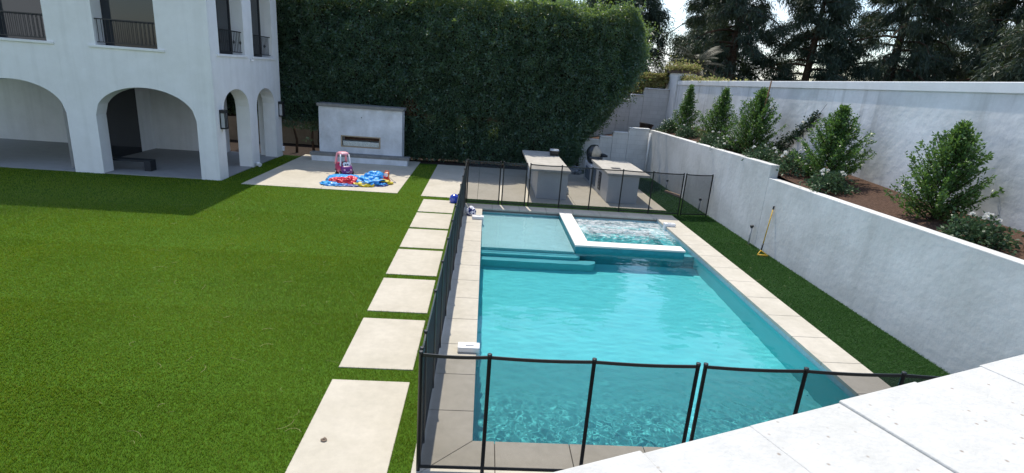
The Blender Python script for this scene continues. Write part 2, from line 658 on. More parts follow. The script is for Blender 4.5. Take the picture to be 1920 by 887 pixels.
tiles = tag(b.build('waterline_tiles', TILE), kind='structure')


def rounded(x0, x1, y0, y1, r, n=6):
    """step outline, far corners square, near-right corner and near-left rounded"""
    pts = [(x1, y1), (x0, y1), (x0, y0)]
    for k in range(n + 1):
        a = -math.pi / 2 + k / n * math.pi / 2
        pts.append((x1 - r + r * math.cos(a), y0 + r + r * math.sin(a)))
    return pts


SW = .605 * U
shelf = tag(MB().box((PX0 - .01, 3.223 * U, FZ - .05), (SW, PY1 + .01, WZ - .13)).build('tanning_shelf', PLASTS, bevel=.03, seg=3), kind='structure')
st1 = tag(MB().prism(rounded(PX0 - .01, .635 * U, 3.155 * U, 3.23 * U, .16), FZ - .05, WZ - .31).build('pool_step', PLASTT, bevel=.025, seg=3), kind='structure')
st2 = tag(MB().prism(rounded(PX0 - .01, .725 * U, 3.085 * U, 3.16 * U, .25), FZ - .05, WZ - .50).build('pool_step', PLASTT, bevel=.025, seg=3), kind='structure')
# spa: raised rim walls, bench and floor
sp = MB()
sp.box((.605 * U, 3.225 * U, -.035), (.70 * U, PY1 + .005, .012))
sp.box((.70 * U + .001, 3.225 * U, -.035), (1.312 * U, 3.325 * U, .012))
spa = tag(sp.build('spa_wall', SPAW, bevel=.012), kind='structure')
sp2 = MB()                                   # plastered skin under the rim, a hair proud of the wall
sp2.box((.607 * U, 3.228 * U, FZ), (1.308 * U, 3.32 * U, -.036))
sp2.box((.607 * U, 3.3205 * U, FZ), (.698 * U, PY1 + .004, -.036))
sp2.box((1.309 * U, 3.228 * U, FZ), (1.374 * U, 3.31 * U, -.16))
spaskin = tag(sp2.build('spa_face', mat('painted shade spa teal', (.035, .29, .34), .5, .4, var=.2, vscale=5), bevel=.012, seg=2), kind='structure')  # the face's underwater shade is put into this darker teal
sb = MB().box((.70 * U, 3.30 * U, -1.1), (1.374 * U, PY1 - .002, -1.0))
sb.box((.70 * U, 3.31 * U, -1.0), (.80 * U, PY1 - .002, -.55)).box((1.28 * U, 3.31 * U, -1.0), (1.374 * U, PY1 - .002, -.55))
sb.box((.80 * U, 3.92 * U, -1.0), (1.28 * U, PY1 - .002, -.55))
spab = tag(sb.build('spa_bench', PLASTER, bevel=.03), kind='structure')
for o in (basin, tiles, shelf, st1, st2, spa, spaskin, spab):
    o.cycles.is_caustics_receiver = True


def water_mat(name, foam=False):
    m = bpy.data.materials.new(name)
    m.use_nodes = True
    n, l = m.node_tree.nodes, m.node_tree.links
    n.remove(n['Principled BSDF'])
    gl = n.new('ShaderNodeBsdfGlass')
    gl.inputs['IOR'].default_value = 1.33
    gl.inputs['Roughness'].default_value = 0
    gl.inputs['Color'].default_value = (.86, .97, .985, 1)
    out = n['Material Output']
    if not foam:
        l.new(gl.outputs[0], out.inputs[0])
        return m
    t = n.new('ShaderNodeTexCoord')
    nz = n.new('ShaderNodeTexNoise')
    nz.inputs['Scale'].default_value = 5.5
    nz.inputs['Detail'].default_value = 12
    nz.inputs['Roughness'].default_value = .68
    nz.inputs['Distortion'].default_value = 1.6
    mp = n.new('ShaderNodeMapping')
    mp.inputs['Scale'].default_value = (.8, 1.3, 1)
    l.new(t.outputs['Object'], mp.inputs['Vector'])
    l.new(mp.outputs[0], nz.inputs['Vector'])
    # jets sit along the far bench: foam dies out toward the near rim
    sx = n.new('ShaderNodeSeparateXYZ')
    l.new(t.outputs['Object'], sx.inputs[0])
    mr = n.new('ShaderNodeMapRange')
    mr.inputs['From Min'].default_value = 3.42 * U
    mr.inputs['From Max'].default_value = 3.72 * U
    mr.inputs['To Min'].default_value = -.20
    mr.inputs['To Max'].default_value = .03
    l.new(sx.outputs['Y'], mr.inputs['Value'])
    ad = n.new('ShaderNodeMath')
    l.new(nz.outputs['Fac'], ad.inputs[0])
    l.new(mr.outputs[0], ad.inputs[1])
    r = n.new('ShaderNodeValToRGB')
    r.color_ramp.elements[0].position = .38
    r.color_ramp.elements[1].position = .74
    r.color_ramp.elements[1].color = (.8, .8, .8, 1)
    l.new(ad.outputs[0], r.inputs['Fac'])
    df = n.new('ShaderNodeBsdfDiffuse')
    df.inputs['Color'].default_value = (.82, .87, .88, 1)
    mx = n.new('ShaderNodeMixShader')
    l.new(r.outputs['Color'], mx.inputs[0])
    l.new(gl.outputs[0], mx.inputs[1])
    l.new(df.outputs[0], mx.inputs[2])
    l.new(mx.outputs[0], out.inputs[0])
    return m


def water(name, x0, y0, x1, y1, step, hfun, m):
    nx, ny = int((x1 - x0) / step), int((y1 - y0) / step)
    X, Y = np.meshgrid(np.linspace(x0, x1, nx + 1), np.linspace(y0, y1, ny + 1), indexing='ij')
    Z = WZ + hfun(X, Y)
    v = np.stack([X, Y, Z], -1).reshape(-1, 3)
    I = np.arange((nx + 1) * (ny + 1)).reshape(nx + 1, ny + 1)
    q = np.stack([I[:-1, :-1], I[1:, :-1], I[1:, 1:], I[:-1, 1:]], -1).reshape(-1, 4)
    me = np_mesh(name, v, q)
    me.polygons.foreach_set('use_smooth', np.ones(len(q), bool))
    o = link(name, me, m)
    o.cycles.is_caustics_caster = True
    return tag(o, kind='structure')


def hpool(X, Y):
    near = np.clip((2.0 * U - Y) / (.7 * U), 0, 1) ** 1.3           # choppy where the return jets push the near end
    h = .0020 * fbm(X * .6, Y * 1.6, 21, n=30, f0=1.0, f1=5, p=-1.2)
    h += .0007 * fbm(X, Y * 1.4, 22, n=40, f0=5, f1=16, p=-1.1)
    h += near * .0036 * fbm(X, Y, 23, n=80, f0=24, f1=72, p=-.7)
    h += .00035 * fbm(X * .7, Y * 1.3, 24, n=50, f0=14, f1=45, p=-1)
    cx, cy = .95 * U, 3.0 * U
    r = np.hypot(X - cx, (Y - cy) * 1.2)
    h += .0004 * np.sin(r * 26) * np.exp(-(r / .7) ** 2)
    return h


water('pool_water', PX0 - .004, PY0 - .004, PX1 + .004, 3.224 * U, .017, hpool, water_mat('pool water surface'))


def hshelf(X, Y):
    k = np.clip((X - .15 * U) / (.4 * U), 0, 1)
    return .0007 * fbm(X, Y, 31, n=40, f0=3, f1=10, p=-1.1) + (.0003 + .0011 * k) * fbm(X, Y, 32, n=50, f0=14, f1=36, p=-.9)


water('shelf_water', PX0 - .004, 3.224 * U, .606 * U, PY1 + .004, .022, hshelf, water_mat('shelf water surface'))


def hspa(X, Y):
    k = np.clip((Y - 3.42 * U) / (.3 * U), .12, 1)
    return k * (.004 * fbm(X, Y, 41, n=40, f0=4, f1=14, p=-.9) + .0024 * fbm(X, Y, 42, n=50, f0=14, f1=50, p=-.8))


water('spa_water', .699 * U, 3.30 * U, PX1 + .004, PY1 + .004, .02, hspa, water_mat('bubbling spa water', True))

# ------------------------------------------------------------------ walls, terraces on the right
rw = empty('retaining_wall', (1.87 * U, 3.45 * U, 0), 'long white stucco retaining wall stepping up beside the turf strip', 'wall')
yS = 3.45 * U
WX0, WX1 = 1.87 * U, 1.928 * U
NYW = -1.5 * U
a = MB().hexa([(WX0, NYW, -.3), (WX1, NYW, -.3), (WX1, yS, -.3), (WX0, yS, -.3),
               (WX0, NYW, .56 * U), (WX1, NYW, .56 * U), (WX1, yS, .467 * U), (WX0, yS, .467 * U)])
a.build('wall_section', WALLS, rw, bevel=.012)
a = MB().hexa([(WX0, yS + .002, -.3), (WX1, yS + .002, -.3), (WX1, 6.2 * U, -.3), (WX0, 6.2 * U, -.3),
               (WX0, yS + .002, .552 * U), (WX1, yS + .002, .552 * U), (WX1, 6.2 * U, .50 * U), (WX0, 6.2 * U, .50 * U)])
a.build('wall_section', WALLS, rw, bevel=.012)
# painted drain pipe in the corner
MB().tube([(WX0 - .05, 6.13 * U, 0), (WX0 - .05, 6.13 * U, .47 * U)], .045, 10).build('drain_pipe', mat('white pipe', (.78, .78, .76), .5), rw)

lw = empty('stepped_wall', (1.45 * U, 6.22 * U, 0), 'low white block wall stepping down behind the outdoor kitchen', 'wall')
a = MB()
for x0, x1, z in ((1.632, 1.868, .498), (1.455, 1.630, .442), (1.307, 1.453, .384), (1.14, 1.305, .342), (.98, 1.138, .302), (.62, .978, .26)):
    a.box((x0 * U, 6.2 * U, -.3), (x1 * U, 6.255 * U, z * U))
a.build('wall_blocks', BLOCKW, lw, bevel=.012)
a = MB()
for x0, x1, z in ((1.632, 1.868, .498), (1.455, 1.630, .442), (1.307, 1.453, .384), (1.14, 1.305, .342)):
    a.box((x0 * U + .004, 6.19 * U, z * U + .002), (x1 * U - .004, 6.262 * U, z * U + .045))
a.build('wall_cap', WHITE, lw, bevel=.012)

# planting bed and slope behind (terrain)
bed = MB()
bed.face([(WX1 - .01, NYW, .40 * U), (2.42 * U, NYW, .47 * U), (2.42 * U, 2.8 * U, .50 * U), (WX1 - .01, 2.8 * U, .455 * U)])
bed.face([(WX1 - .01, 2.8 * U, .455 * U), (2.42 * U, 2.8 * U, .50 * U), (2.42 * U, 3.8 * U, .54 * U), (WX1 - .01, 3.8 * U, .505 * U)])
bed.face([(WX1 - .01, 3.8 * U, .505 * U), (2.42 * U, 3.8 * U, .54 * U), (2.42 * U, 6.25 * U, .56 * U), (WX1 - .01, 6.25 * U, .485 * U)])
bed.face([(1.6 * U, 6.25 * U, .38 * U), (2.42 * U, 6.25 * U, .53 * U), (2.42 * U, 7.45 * U, .44 * U), (1.6 * U, 7.45 * U, .30 * U)])
bed.face([(.6 * U, 6.25 * U, .12 * U), (1.6 * U, 6.25 * U, .38 * U), (1.6 * U, 7.45 * U, .30 * U), (.6 * U, 7.45 * U, .04 * U)])
tag(bed.build('planting_bed', SOIL), kind='structure')
xs = np.linspace(-60, 90, 61) * U / 3
ys = np.linspace(7.45 * U, 80 * U, 30)
X, Y = np.meshgrid(xs, ys, indexing='ij')
tt = np.clip((X - .4 * U) / (1.8 * U), 0, 1)
Z = .92 * U * tt * tt * (3 - 2 * tt) - .1 + .15 * fbm(X, Y, 60, f0=.1, f1=.5)
I = np.arange(X.size).reshape(X.shape)
q = np.stack([I[:-1, :-1], I[1:, :-1], I[1:, 1:], I[:-1, 1:]], -1).reshape(-1, 4)
tag(link('hillside', np_mesh('hillside', np.stack([X, Y, Z], -1).reshape(-1, 3), q), HILL), kind='structure')
tag(MB().face([(2.44 * U, -6 * U, .95 * U), (60 * U, -6 * U, .95 * U), (60 * U, 7.5 * U, .95 * U), (2.44 * U, 7.5 * U, .95 * U)]).build('upper_terrace', HILL), kind='structure')

uw = empty('upper_wall', (2.4 * U, 4.5 * U, .5 * U), 'tall white stucco wall with a flat coping band above the shrubs', 'wall')
def uz(y):
    return (1.062 + (6.95 - y) * .0145) * U
ye = 7.05
a = MB().hexa([(2.4 * U, NYW, 0), (2.46 * U, NYW, 0), (2.46 * U, ye * U, 0), (2.4 * U, ye * U, 0),
               (2.4 * U, NYW, uz(-1.5) - .2), (2.46 * U, NYW, uz(-1.5) - .2), (2.46 * U, ye * U, uz(ye) - .2), (2.4 * U, ye * U, uz(ye) - .2)])
a.build('wall_face', mat('pale upper stucco', (.82, .83, .84), .9, .2, var=.12, vscale=1.1, bump=.55, bscale=5, bdist=.02, stain=.2, stscale=.6), uw)
streaks(MATS['pale upper stucco'], .18, .36, .47)
a = MB().hexa([(2.392 * U, NYW, uz(-1.5) - .2), (2.468 * U, NYW, uz(-1.5) - .2), (2.468 * U, ye * U, uz(ye) - .2), (2.392 * U, ye * U, uz(ye) - .2),
               (2.392 * U, NYW, uz(-1.5)), (2.468 * U, NYW, uz(-1.5)), (2.468 * U, ye * U, uz(ye)), (2.392 * U, ye * U, uz(ye))])
a.build('coping_band', WHITE, uw, bevel=.015)

cl = empty('wall_column', (2.45 * U, 7.25 * U, .45 * U), 'square white wall column crowned by a vine at the corner of the upper wall', 'column')
MB().box((2.38 * U, 7.055 * U, .3 * U), (2.62 * U, 7.47 * U, 1.155 * U)).build('shaft', WHITE, cl, bevel=.015)
MB().box((2.355 * U, 7.03 * U, 1.155 * U), (2.645 * U, 7.5 * U, 1.195 * U)).build('cap', mat('dark cap', (.12, .09, .08), .9, var=.3), cl, bevel=.015)

hw = empty('high_stepped_wall', (2.1 * U, 7.3 * U, .4 * U), 'upper white block wall stepping down from the column into the hedge', 'wall')
a = MB()
for x0, x1, z in ((2.05, 2.378, .935), (1.885, 2.048, .845), (1.72, 1.883, .775), (1.56, 1.718, .69), (1.40, 1.558, .605), (1.24, 1.398, .52), (1.0, 1.238, .44)):
    a.box((x0 * U, 7.28 * U, .0), (x1 * U, 7.34 * U, z * U))
a.build('wall_blocks', BLOCKW, hw, bevel=.012)
a = MB()
for x0, x1, z in ((2.05, 2.378, .935), (1.885, 2.048, .845), (1.72, 1.883, .775), (1.56, 1.718, .69)):
    a.box((x0 * U + .004, 7.265 * U, z * U + .002), (x1 * U - .004, 7.35 * U, z * U + .04))
a.build('wall_cap', WHITE, hw, bevel=.01)

gw = tag(MB().box((-4 * U, 6.75 * U, -.2), (.95 * U, 6.81 * U, .47 * U)).build('garden_wall', TAN), 'tan garden wall half hidden behind the foot of the tall hedge', 'wall')

# ------------------------------------------------------------------ house
HX, HY0, HY1 = -2.115 * U, 4.46 * U, 5.875 * U
HT = .118 * U                   # wall thickness
HZ = 1.75 * U
house = empty('white_house', (HX - 2, HY0 + 2, 0), 'white two storey stucco house with an arched porch and iron railed windows', 'house')


def wall_with_openings(mb, axis, pos, thick, s0, s1, z0, z1, ops, sgn=1):
    """wall in the plane axis=pos running s0..s1 with z0..z1; ops = list of (a,b,zb,zs,rise): opening a..b from zb up to zs, arched by
    rise above zs (0 = square). Built from strips; the openings get true reveals of the wall's thickness (behind the plane)."""
    def P(s, z, d):
        return (pos - sgn * d, s, z) if axis == 'x' else (s, pos + d, z)

    def quad(p, flip=False):
        mb.face(p[::-1] if flip else p)
    fl = (axis == 'x') ^ (sgn < 0)
    ops = sorted(ops)
    for d, f in ((0, False), (thick, True)):
        cur = s0
        for (a, b, zb, zs, rise) in ops:
            quad([P(cur, z0, d), P(a, z0, d), P(a, z1, d), P(cur, z1, d)], f)
            if zb > z0:
                quad([P(a, z0, d), P(b, z0, d), P(b, zb, d), P(a, zb, d)], f)
            n = 30 if rise else 1
            for k in range(n):
                sa, sb = a + (b - a) * k / n, a + (b - a) * (k + 1) / n
                za = zs + rise * math.sqrt(max(0, 1 - (2 * (k / n) - 1) ** 2)) if rise else zs
                zc = zs + rise * math.sqrt(max(0, 1 - (2 * ((k + 1) / n) - 1) ** 2)) if rise else zs
                quad([P(sa, za, d), P(sb, zc, d), P(sb, z1, d), P(sa, z1, d)], f)
                if d == 0:
                    quad([P(sa, za, 0), P(sa, za, thick), P(sb, zc, thick), P(sb, zc, 0)])
            if d == 0:
                quad([P(a, zb, 0), P(a, zb, thick), P(a, zs, thick), P(a, zs, 0)])
                quad([P(b, zb, 0), P(b, zs, 0), P(b, zs, thick), P(b, zb, thick)])
                if zb > z0:
                    quad([P(a, zb, 0), P(b, zb, 0), P(b, zb, thick), P(a, zb, thick)])
            cur = b
        quad([P(cur, z0, d), P(s1, z0, d), P(s1, z1, d), P(cur, z1, d)], f)
    return mb


ARCH = [(4.607 * U, 5.10 * U, -.1, .545 * U, .16 * U), (5.267 * U, 5.705 * U, -.1, .54 * U, .155 * U)]
WINS = [(4.612 * U, 5.08 * U, .982 * U, 1.60 * U, 0), (5.265 * U, 5.72 * U, .976 * U, 1.60 * U, 0)]
w = MB()
# ground floor with arches, then the upper floor with deep windows
wall_with_openings(w, 'x', HX, HT, HY0, HY1, -.1, .84 * U, ARCH)
wall_with_openings(w, 'x', HX, HT, HY0, HY1, .84 * U, HZ, WINS)
FARCH = [(-3.02 * U, -2.262 * U, -.1, .46 * U, .23 * U), (-4.0 * U, -3.24 * U, -.1, .46 * U, .23 * U)]
FWIN = [(-2.95 * U, -2.5 * U, .982 * U, 1.60 * U, 0), (-3.75 * U, -3.3 * U, .982 * U, 1.60 * U, 0)]
wall_with_openings(w, 'y', HY0, HT, -5.2 * U, HX - .0005, -.1, .84 * U, FARCH)
wall_with_openings(w, 'y', HY0, HT, -5.2 * U, HX - .0005, .84 * U, HZ, FWIN)
# the porch's far wall with its own arch to the hedge, back wall, ceiling
wall_with_openings(w, 'y', HY1 - HT, HT, -5.2 * U, HX - HT, -.1, HZ, [(-2.66 * U, -2.30 * U, -.1, .54 * U, .14 * U)])
w.face([(-3.35 * U, HY0 + HT, -.1), (-3.35 * U, HY1 - HT, -.1), (-3.35 * U, HY1 - HT, HZ), (-3.35 * U, HY0 + HT, HZ)])
w.face([(-5.2 * U, HY0 + HT, .80 * U), (-5.2 * U, HY1 - HT, .80 * U), (HX - HT, HY1 - HT, .80 * U), (HX - HT, HY0 + HT, .80 * U)])
w.face([(-5.2 * U, HY0 + HT, HZ - .3), (-5.2 * U, HY1 - HT, HZ - .3), (HX - HT, HY1 - HT, HZ - .3), (HX - HT, HY0 + HT, HZ - .3)])
w.build('wall', WHITE, house)
MB().box((-5.2 * U, HY0 + .02, -.08), (HX - .02, HY1 - .02, .012)).build('porch_floor', mat('grey porch concrete', (.30, .30, .30), .8, var=.1), house)
MB().hexa([(-5.4 * U, HY0 - .16 * U, HZ), (HX + .15 * U, HY0 - .16 * U, HZ), (HX + .15 * U, HY1 + .1 * U, HZ), (-5.4 * U, HY1 + .1 * U, HZ),
           (-5.4 * U, HY0 + 1.2, HZ + .55), (HX - 1.4, HY0 + 1.2, HZ + .55), (HX - 1.4, HY1 - .9, HZ + .55), (-5.4 * U, HY1 - .9, HZ + .55)]
          ).build('roof', mat('clay roof', (.33, .17, .11), .9, var=.4, vscale=6), house)
# dark doors on the porch's back wall
MB().box((-3.345 * U, 4.75 * U, .012), (-3.335 * U, 5.5 * U, .62 * U)).build('door', GLASSD, house)
MB().box((-3.33 * U, 4.62 * U, .30), (-2.75 * U, 4.70 * U, .36)).box((-3.33 * U, 4.62 * U, .012), (-3.28 * U, 4.70 * U, .30)).box((-2.8 * U, 4.62 * U, .012), (-2.75 * U, 4.70 * U, .30)).build('porch_bench', DARK, house)
for (a, b, zb, zs, _) in WINS:
    win = MB().box((HX - HT - .02, a + .01, zb + .002), (HX - HT + .03, b - .01, zs)).build('window', GLASSD, house)
    fr = MB()
    for ya in (a, (a + b) / 2 - .03, b - .06):
        fr.box((HX - HT + .03, ya, zb + .004), (HX - HT + .06, ya + .06, zs - .002))
    fr.box((HX - HT + .032, a, zb + .002), (HX - HT + .058, b, zb + .09))
    fr.build('window_frame', IRON, win)
    # iron railing across the opening
    zr = zb + .19 * U
    xr = HX - .09
    r = MB()
    r.box((xr - .018, a + .004, zr - .03), (xr + .018, b - .004, zr))
    r.box((xr - .014, a + .004, zb + .07), (xr + .014, b - .004, zb + .095))
    k = 0
    y = a + .06
    while y < b - .04:
        r.tube([(xr, y, zb + .095), (xr, y, zr - .03)], .0095, 5, False)
        if k % 4 == 2:
            zc = (zb + zr) / 2 + .02
            for q in range(4):
                an = q * math.pi / 2 + .78
                r.tube([(xr, y, zc - .07), (xr + .03 * math.cos(an), y + .03 * math.sin(an), zc), (xr, y, zc + .07)], .007, 4, False)
        y += .118
        k += 1
    r.build('railing', IRON, house)
    MB().box((HX - .02, a - .05 * U, zb - .075), (HX + .045, b + .05 * U, zb - .003)).build('window_sill', WHITE, house, bevel=.008)
for (a, b, zb, zs, _) in FWIN:
    win = MB().box((a + .01, HY0 + HT - .03, zb + .002), (b - .01, HY0 + HT + .02, zs)).build('window', GLASSD, house)
    r = MB()
    zr = zb + .19 * U
    r.box((a + .004, HY0 + .07, zr - .03), (b - .004, HY0 + .106, zr)).box((a + .004, HY0 + .076, zb + .07), (b - .004, HY0 + .1, zb + .095))
    x = a + .06
    while x < b - .04:
        r.tube([(x, HY0 + .088, zb + .095), (x, HY0 + .088, zr - .03)], .0095, 5, False)
        x += .118
    r.build('railing', IRON, house)
    MB().box((a - .05 * U, HY0 - .045, zb - .075), (b + .05 * U, HY0 + .02, zb - .003)).build('window_sill', WHITE, house, bevel=.008)
for yc in (4.552 * U, 5.822 * U):
    z0, z1 = .405 * U, .555 * U
    f = MB()
    x0, x1, hw_ = HX + .002, HX + .17, .10
    f.box((x0, yc - hw_, z0), (x0 + .02, yc + hw_, z1))
    f.box((x0, yc - hw_, z1 - .10), (x1, yc + hw_, z1)).box((x0, yc - hw_, z0), (x1, yc + hw_, z0 + .04))
    for yy in (yc - hw_, yc - .012, yc + hw_ - .022):
        f.box((x1 - .022, yy, z0 + .04), (x1, yy + .022, z1 - .10))
    lam = f.build('wall_lantern', BLACK, house, bevel=.004)
    MB().box((x0 + .03, yc - hw_ + .02, z0 + .042), (x1 - .03, yc + hw_ - .02, z1 - .102)).build('lantern_glass', mat('frosted lantern glass', (.42, .43, .44), .3, .5), lam)
cmr = MB().lathe([(.0, 0), (.05, 0), (.055, .02), (.055, .06), (.03, .075)], (HX + .06, 5.19 * U, .94 * U - .02), 14).build('security_camera', PLASTW, house)
MB().lathe([(.028, 0), (.028, .004)], (HX + .06, 5.19 * U, .94 * U + .056), 12).build('lens', BLACK, cmr)
f = MB().tube([(HX + .01, 5.16 * U, .10), (HX + .10, 5.15 * U, .11), (HX + .2, 5.13 * U, .07)], [.05, .06, .075], 12).build('flood_light', PLASTW, house)
f = MB().box((HX + .002, 5.84 * U, .18), (HX + .09, 5.868 * U, .36)).build('outlet_box', PLASTW, house, bevel=.01)

# ------------------------------------------------------------------ outdoor fireplace
FY = 5.75 * U
fp = empty('outdoor_fireplace', (-1.27 * U, FY, 0), 'white plastered outdoor fireplace with dark cap and hearth ledge in front of the hedge', 'fireplace')
x0, x1, zt = -1.697 * U, -.853 * U, .545 * U
ox0, ox1, oz0, oz1 = -1.474 * U, -1.076 * U, .150 * U, .262 * U
a = MB()
dpt = .17 * U
a.box((x0, FY, 0), (ox0, FY + dpt, zt)).box((ox1, FY, 0), (x1, FY + dpt, zt))
a.box((ox0, FY, 0), (ox1, FY + dpt, oz0)).box((ox0, FY, oz1), (ox1, FY + dpt, zt))
a.box((ox0, FY + dpt - .06, oz0), (ox1, FY + dpt, oz1))
a.build('body', FIREW, fp)
a = MB()
for A, C in (((ox0 - .012, oz0 - .012), (ox0 + .035, oz1 + .012)), ((ox1 - .035, oz0 - .012), (ox1 + .012, oz1 + .012)), ((ox0 + .035, oz0 - .012), (ox1 - .035, oz0 + .035)), ((ox0 + .035, oz1 - .03), (ox1 - .035, oz1 + .012))):
    a.box((A[0], FY - .012, A[1]), (C[0], FY + .05, C[1]))
a.build('firebox_frame', mat('bronze frame', (.32, .27, .20), .4, .5, metal=.3), fp)
MB().box((ox0 + .04, FY + .06, oz0 + .005), (ox1 - .04, FY + dpt - .075, oz0 + .22)).build('glass_bed', mat('pale fire glass', (.70, .76, .72), .3, .5, var=.5, vscale=30, bump=.8, bscale=60), fp, bevel=.03)
MB().box((ox0 + .002, FY + dpt - .07, oz0 + .002), (ox1 - .002, FY + dpt - .063, oz1 - .002)).build('firebrick', mat('red brown brick', (.20, .12, .09), .9, var=.5, vscale=14), fp)
MB().box((x0 - .015 * U, FY - .02 * U, zt + .002), (x1 + .015 * U, FY + dpt + .02 * U, zt + .03 * U)).build('cap', SLATE, fp, bevel=.008)
hy = 5.655 * U
MB().box((-1.755 * U, hy + .02, 0), (-.782 * U, FY - .002, .055 * U)).build('hearth', FIREW, fp)
MB().box((-1.77 * U, hy, .055 * U + .002), (-.765 * U, FY + .04, .085 * U)).build('hearth_slab', SLATE, fp, bevel=.006)
MB().lathe([(.018, 0), (.018, .03)], (0, 0, 0), 10).build('gas_key', IRON, fp, world=False).matrix_local = Matrix.Translation((.005 * U, .001, .455 * U)) @ Matrix.Rotation(RAD(90), 4, 'X')

# ------------------------------------------------------------------ kitchen islands
k1 = empty('kitchen_island', (.58 * U, 5.0 * U, 0), 'left kitchen island with a plain overhanging counter and a small black grill', 'kitchen island', 'outdoor kitchen islands on the patio')
MB().box((.465 * U, 4.515 * U, 0), (.722 * U, 5.58 * U, .235 * U)).build('base', BASEW, k1, bevel=.01)
MB().box((.395 * U, 4.475 * U, .235 * U + .001), (.738 * U, 5.61 * U, .255 * U)).build('countertop', COUNTER, k1, bevel=.008)
k2 = empty('kitchen_island', (1.2 * U, 5.0 * U, 0), 'right kitchen island with a vented side panel and the kamado at its back', 'kitchen island', 'outdoor kitchen islands on the patio')
MB().box((1.067 * U, 4.515 * U, 0), (1.331 * U, 5.26 * U, .235 * U)).box((1.067 * U, 5.262 * U, 0), (1.331 * U, 5.66 * U, .185 * U)).build('base', BASEW, k2, bevel=.01)
MB().box((1.053 * U, 4.50 * U, .235 * U + .001), (1.418 * U, 5.265 * U, .255 * U)).build('countertop', COUNTER, k2, bevel=.008)
MB().box((1.145 * U, 4.75 * U, .255 * U + .001), (1.225 * U, 4.82 * U, .258 * U)).build('sink_plate', mat('dark plate', (.10, .10, .11), .35, .5, metal=.5), k2)
v_ = MB().box((1.0615 * U, 4.80 * U, .045 * U), (1.0665 * U, 4.90 * U, .205 * U)).build('vent_panel', IRON, k2)
for k in range(5):
    MB().tube([(1.061 * U, 4.85 * U, (.065 + .03 * k) * U), (1.058 * U, 4.85 * U, (.065 + .03 * k) * U)], .035, 10).build('vent_disc', mat('vent metal', (.30, .30, .31), .4, .5, metal=.6), v_)
for y0, y1, z1 in ((5.04, 5.20, .19), (5.34, 5.56, .15)):
    d = MB().box((1.0605 * U, y0 * U, .03 * U), (1.0665 * U, y1 * U, z1 * U)).build('cabinet_door', mat('slate blue door', (.07, .10, .15), .5, .4), k2, bevel=.006)
    MB().tube([(1.055 * U, (y1 - .02) * U, .07 * U), (1.055 * U, (y1 - .02) * U, (z1 - .04) * U)], .012, 8).build('handle', IRON, d)

# kamado grill with its lid thrown open
kx, ky = 1.125 * U, 5.47 * U
km = empty('kamado_grill', (kx, ky, .185 * U + .001), 'round dark dimpled grill tipped up with a cream cone facing out, behind the right island', 'grill')
KM = mat('dimpled dark ceramic', (.018, .024, .028), .22, .6, bump=.6, bscale=45, bdist=.01)
KI = mat('cream ceramic inside', (.52, .46, .36), .8, .2, var=.25, vscale=6)
MB().lathe([(.16, 0), (.24, .06), (.27, .18), (.28, .26), (.255, .26), (.22, .12), (.0, .06)], (0, 0, 0), 28, False).build('bowl', KM, km, world=False)
lid = MB()
prof = [(.285, 0), (.28, .10), (.24, .20), (.15, .27), (.05, .295), (.045, .32), (.0, .32)]
lid.lathe(prof, (0, 0, 0), 28, False)
lo_ = lid.build('lid', KM, km, world=False)
lin = MB().lathe([(.262, .02), (.258, -.005), (.20, -.10), (.11, -.19), (.045, -.225)], (0, 0, 0), 28, False).lathe([(.045, -.225), (.0, -.215)], (0, 0, 0), 12, False)
li_ = lin.build('cream_cone', KI, lo_, world=False)
MB().lathe([(.038, -.2262), (.0, -.2262)], (0, 0, 0), 12, False).build('vent_hole', BLACK, lo_, world=False)
km.scale = (1.12, 1.12, 1.12)
ax = Vector((-.80, .55, .10)).normalized()          # crown of the lid points back-left, its inside faces the near right
lo_.rotation_euler = ax.to_track_quat('Z', 'Y').to_euler()
lo_.location = (.0, .02, .36)
MB().tube([(.12, .2, .30), (.34, .12, .28), (.46, .08, .26)], [.05, .07, .03], 8).build('hinge', BLACK, km, world=False)

# small grill on the left island
gx, gy, gz_ = .69 * U, 5.34 * U, .255 * U + .001
gr = empty('tabletop_grill', (gx, gy, gz_), 'small black tabletop grill with a pale lid on the left kitchen island', 'grill')
MB().hexa([(-.15, -.12, .03), (.15, -.12, .03), (.15, .12, .03), (-.15, .12, .03), (-.18, -.15, .19), (.18, -.15, .19), (.18, .15, .19), (-.18, .15, .19)]).build('body', BLACK, gr, world=False, bevel=.015)
MB().hexa([(-.185, -.155, .195), (.185, -.155, .195), (.185, .155, .195), (-.185, .155, .195), (-.15, -.11, .26), (.15, -.11, .26), (.15, .11, .26), (-.15, .11, .26)]).build('lid', mat('brushed lid', (.45, .47, .47), .35, .5, metal=.6), gr, world=False, bevel=.02)
MB().tube([(-.1, -.165, .2), (-.1, -.2, .21), (.1, -.2, .21), (.1, -.165, .2)], .01, 6).build('handle', PLASTW, gr, world=False)
for sx in (-1, 1):
    for sy in (-1, 1):
        MB().tube([(sx * .13, sy * .1, 0), (sx * .13, sy * .1, .04)], .014, 6).build('foot', BLACK, gr, world=False)

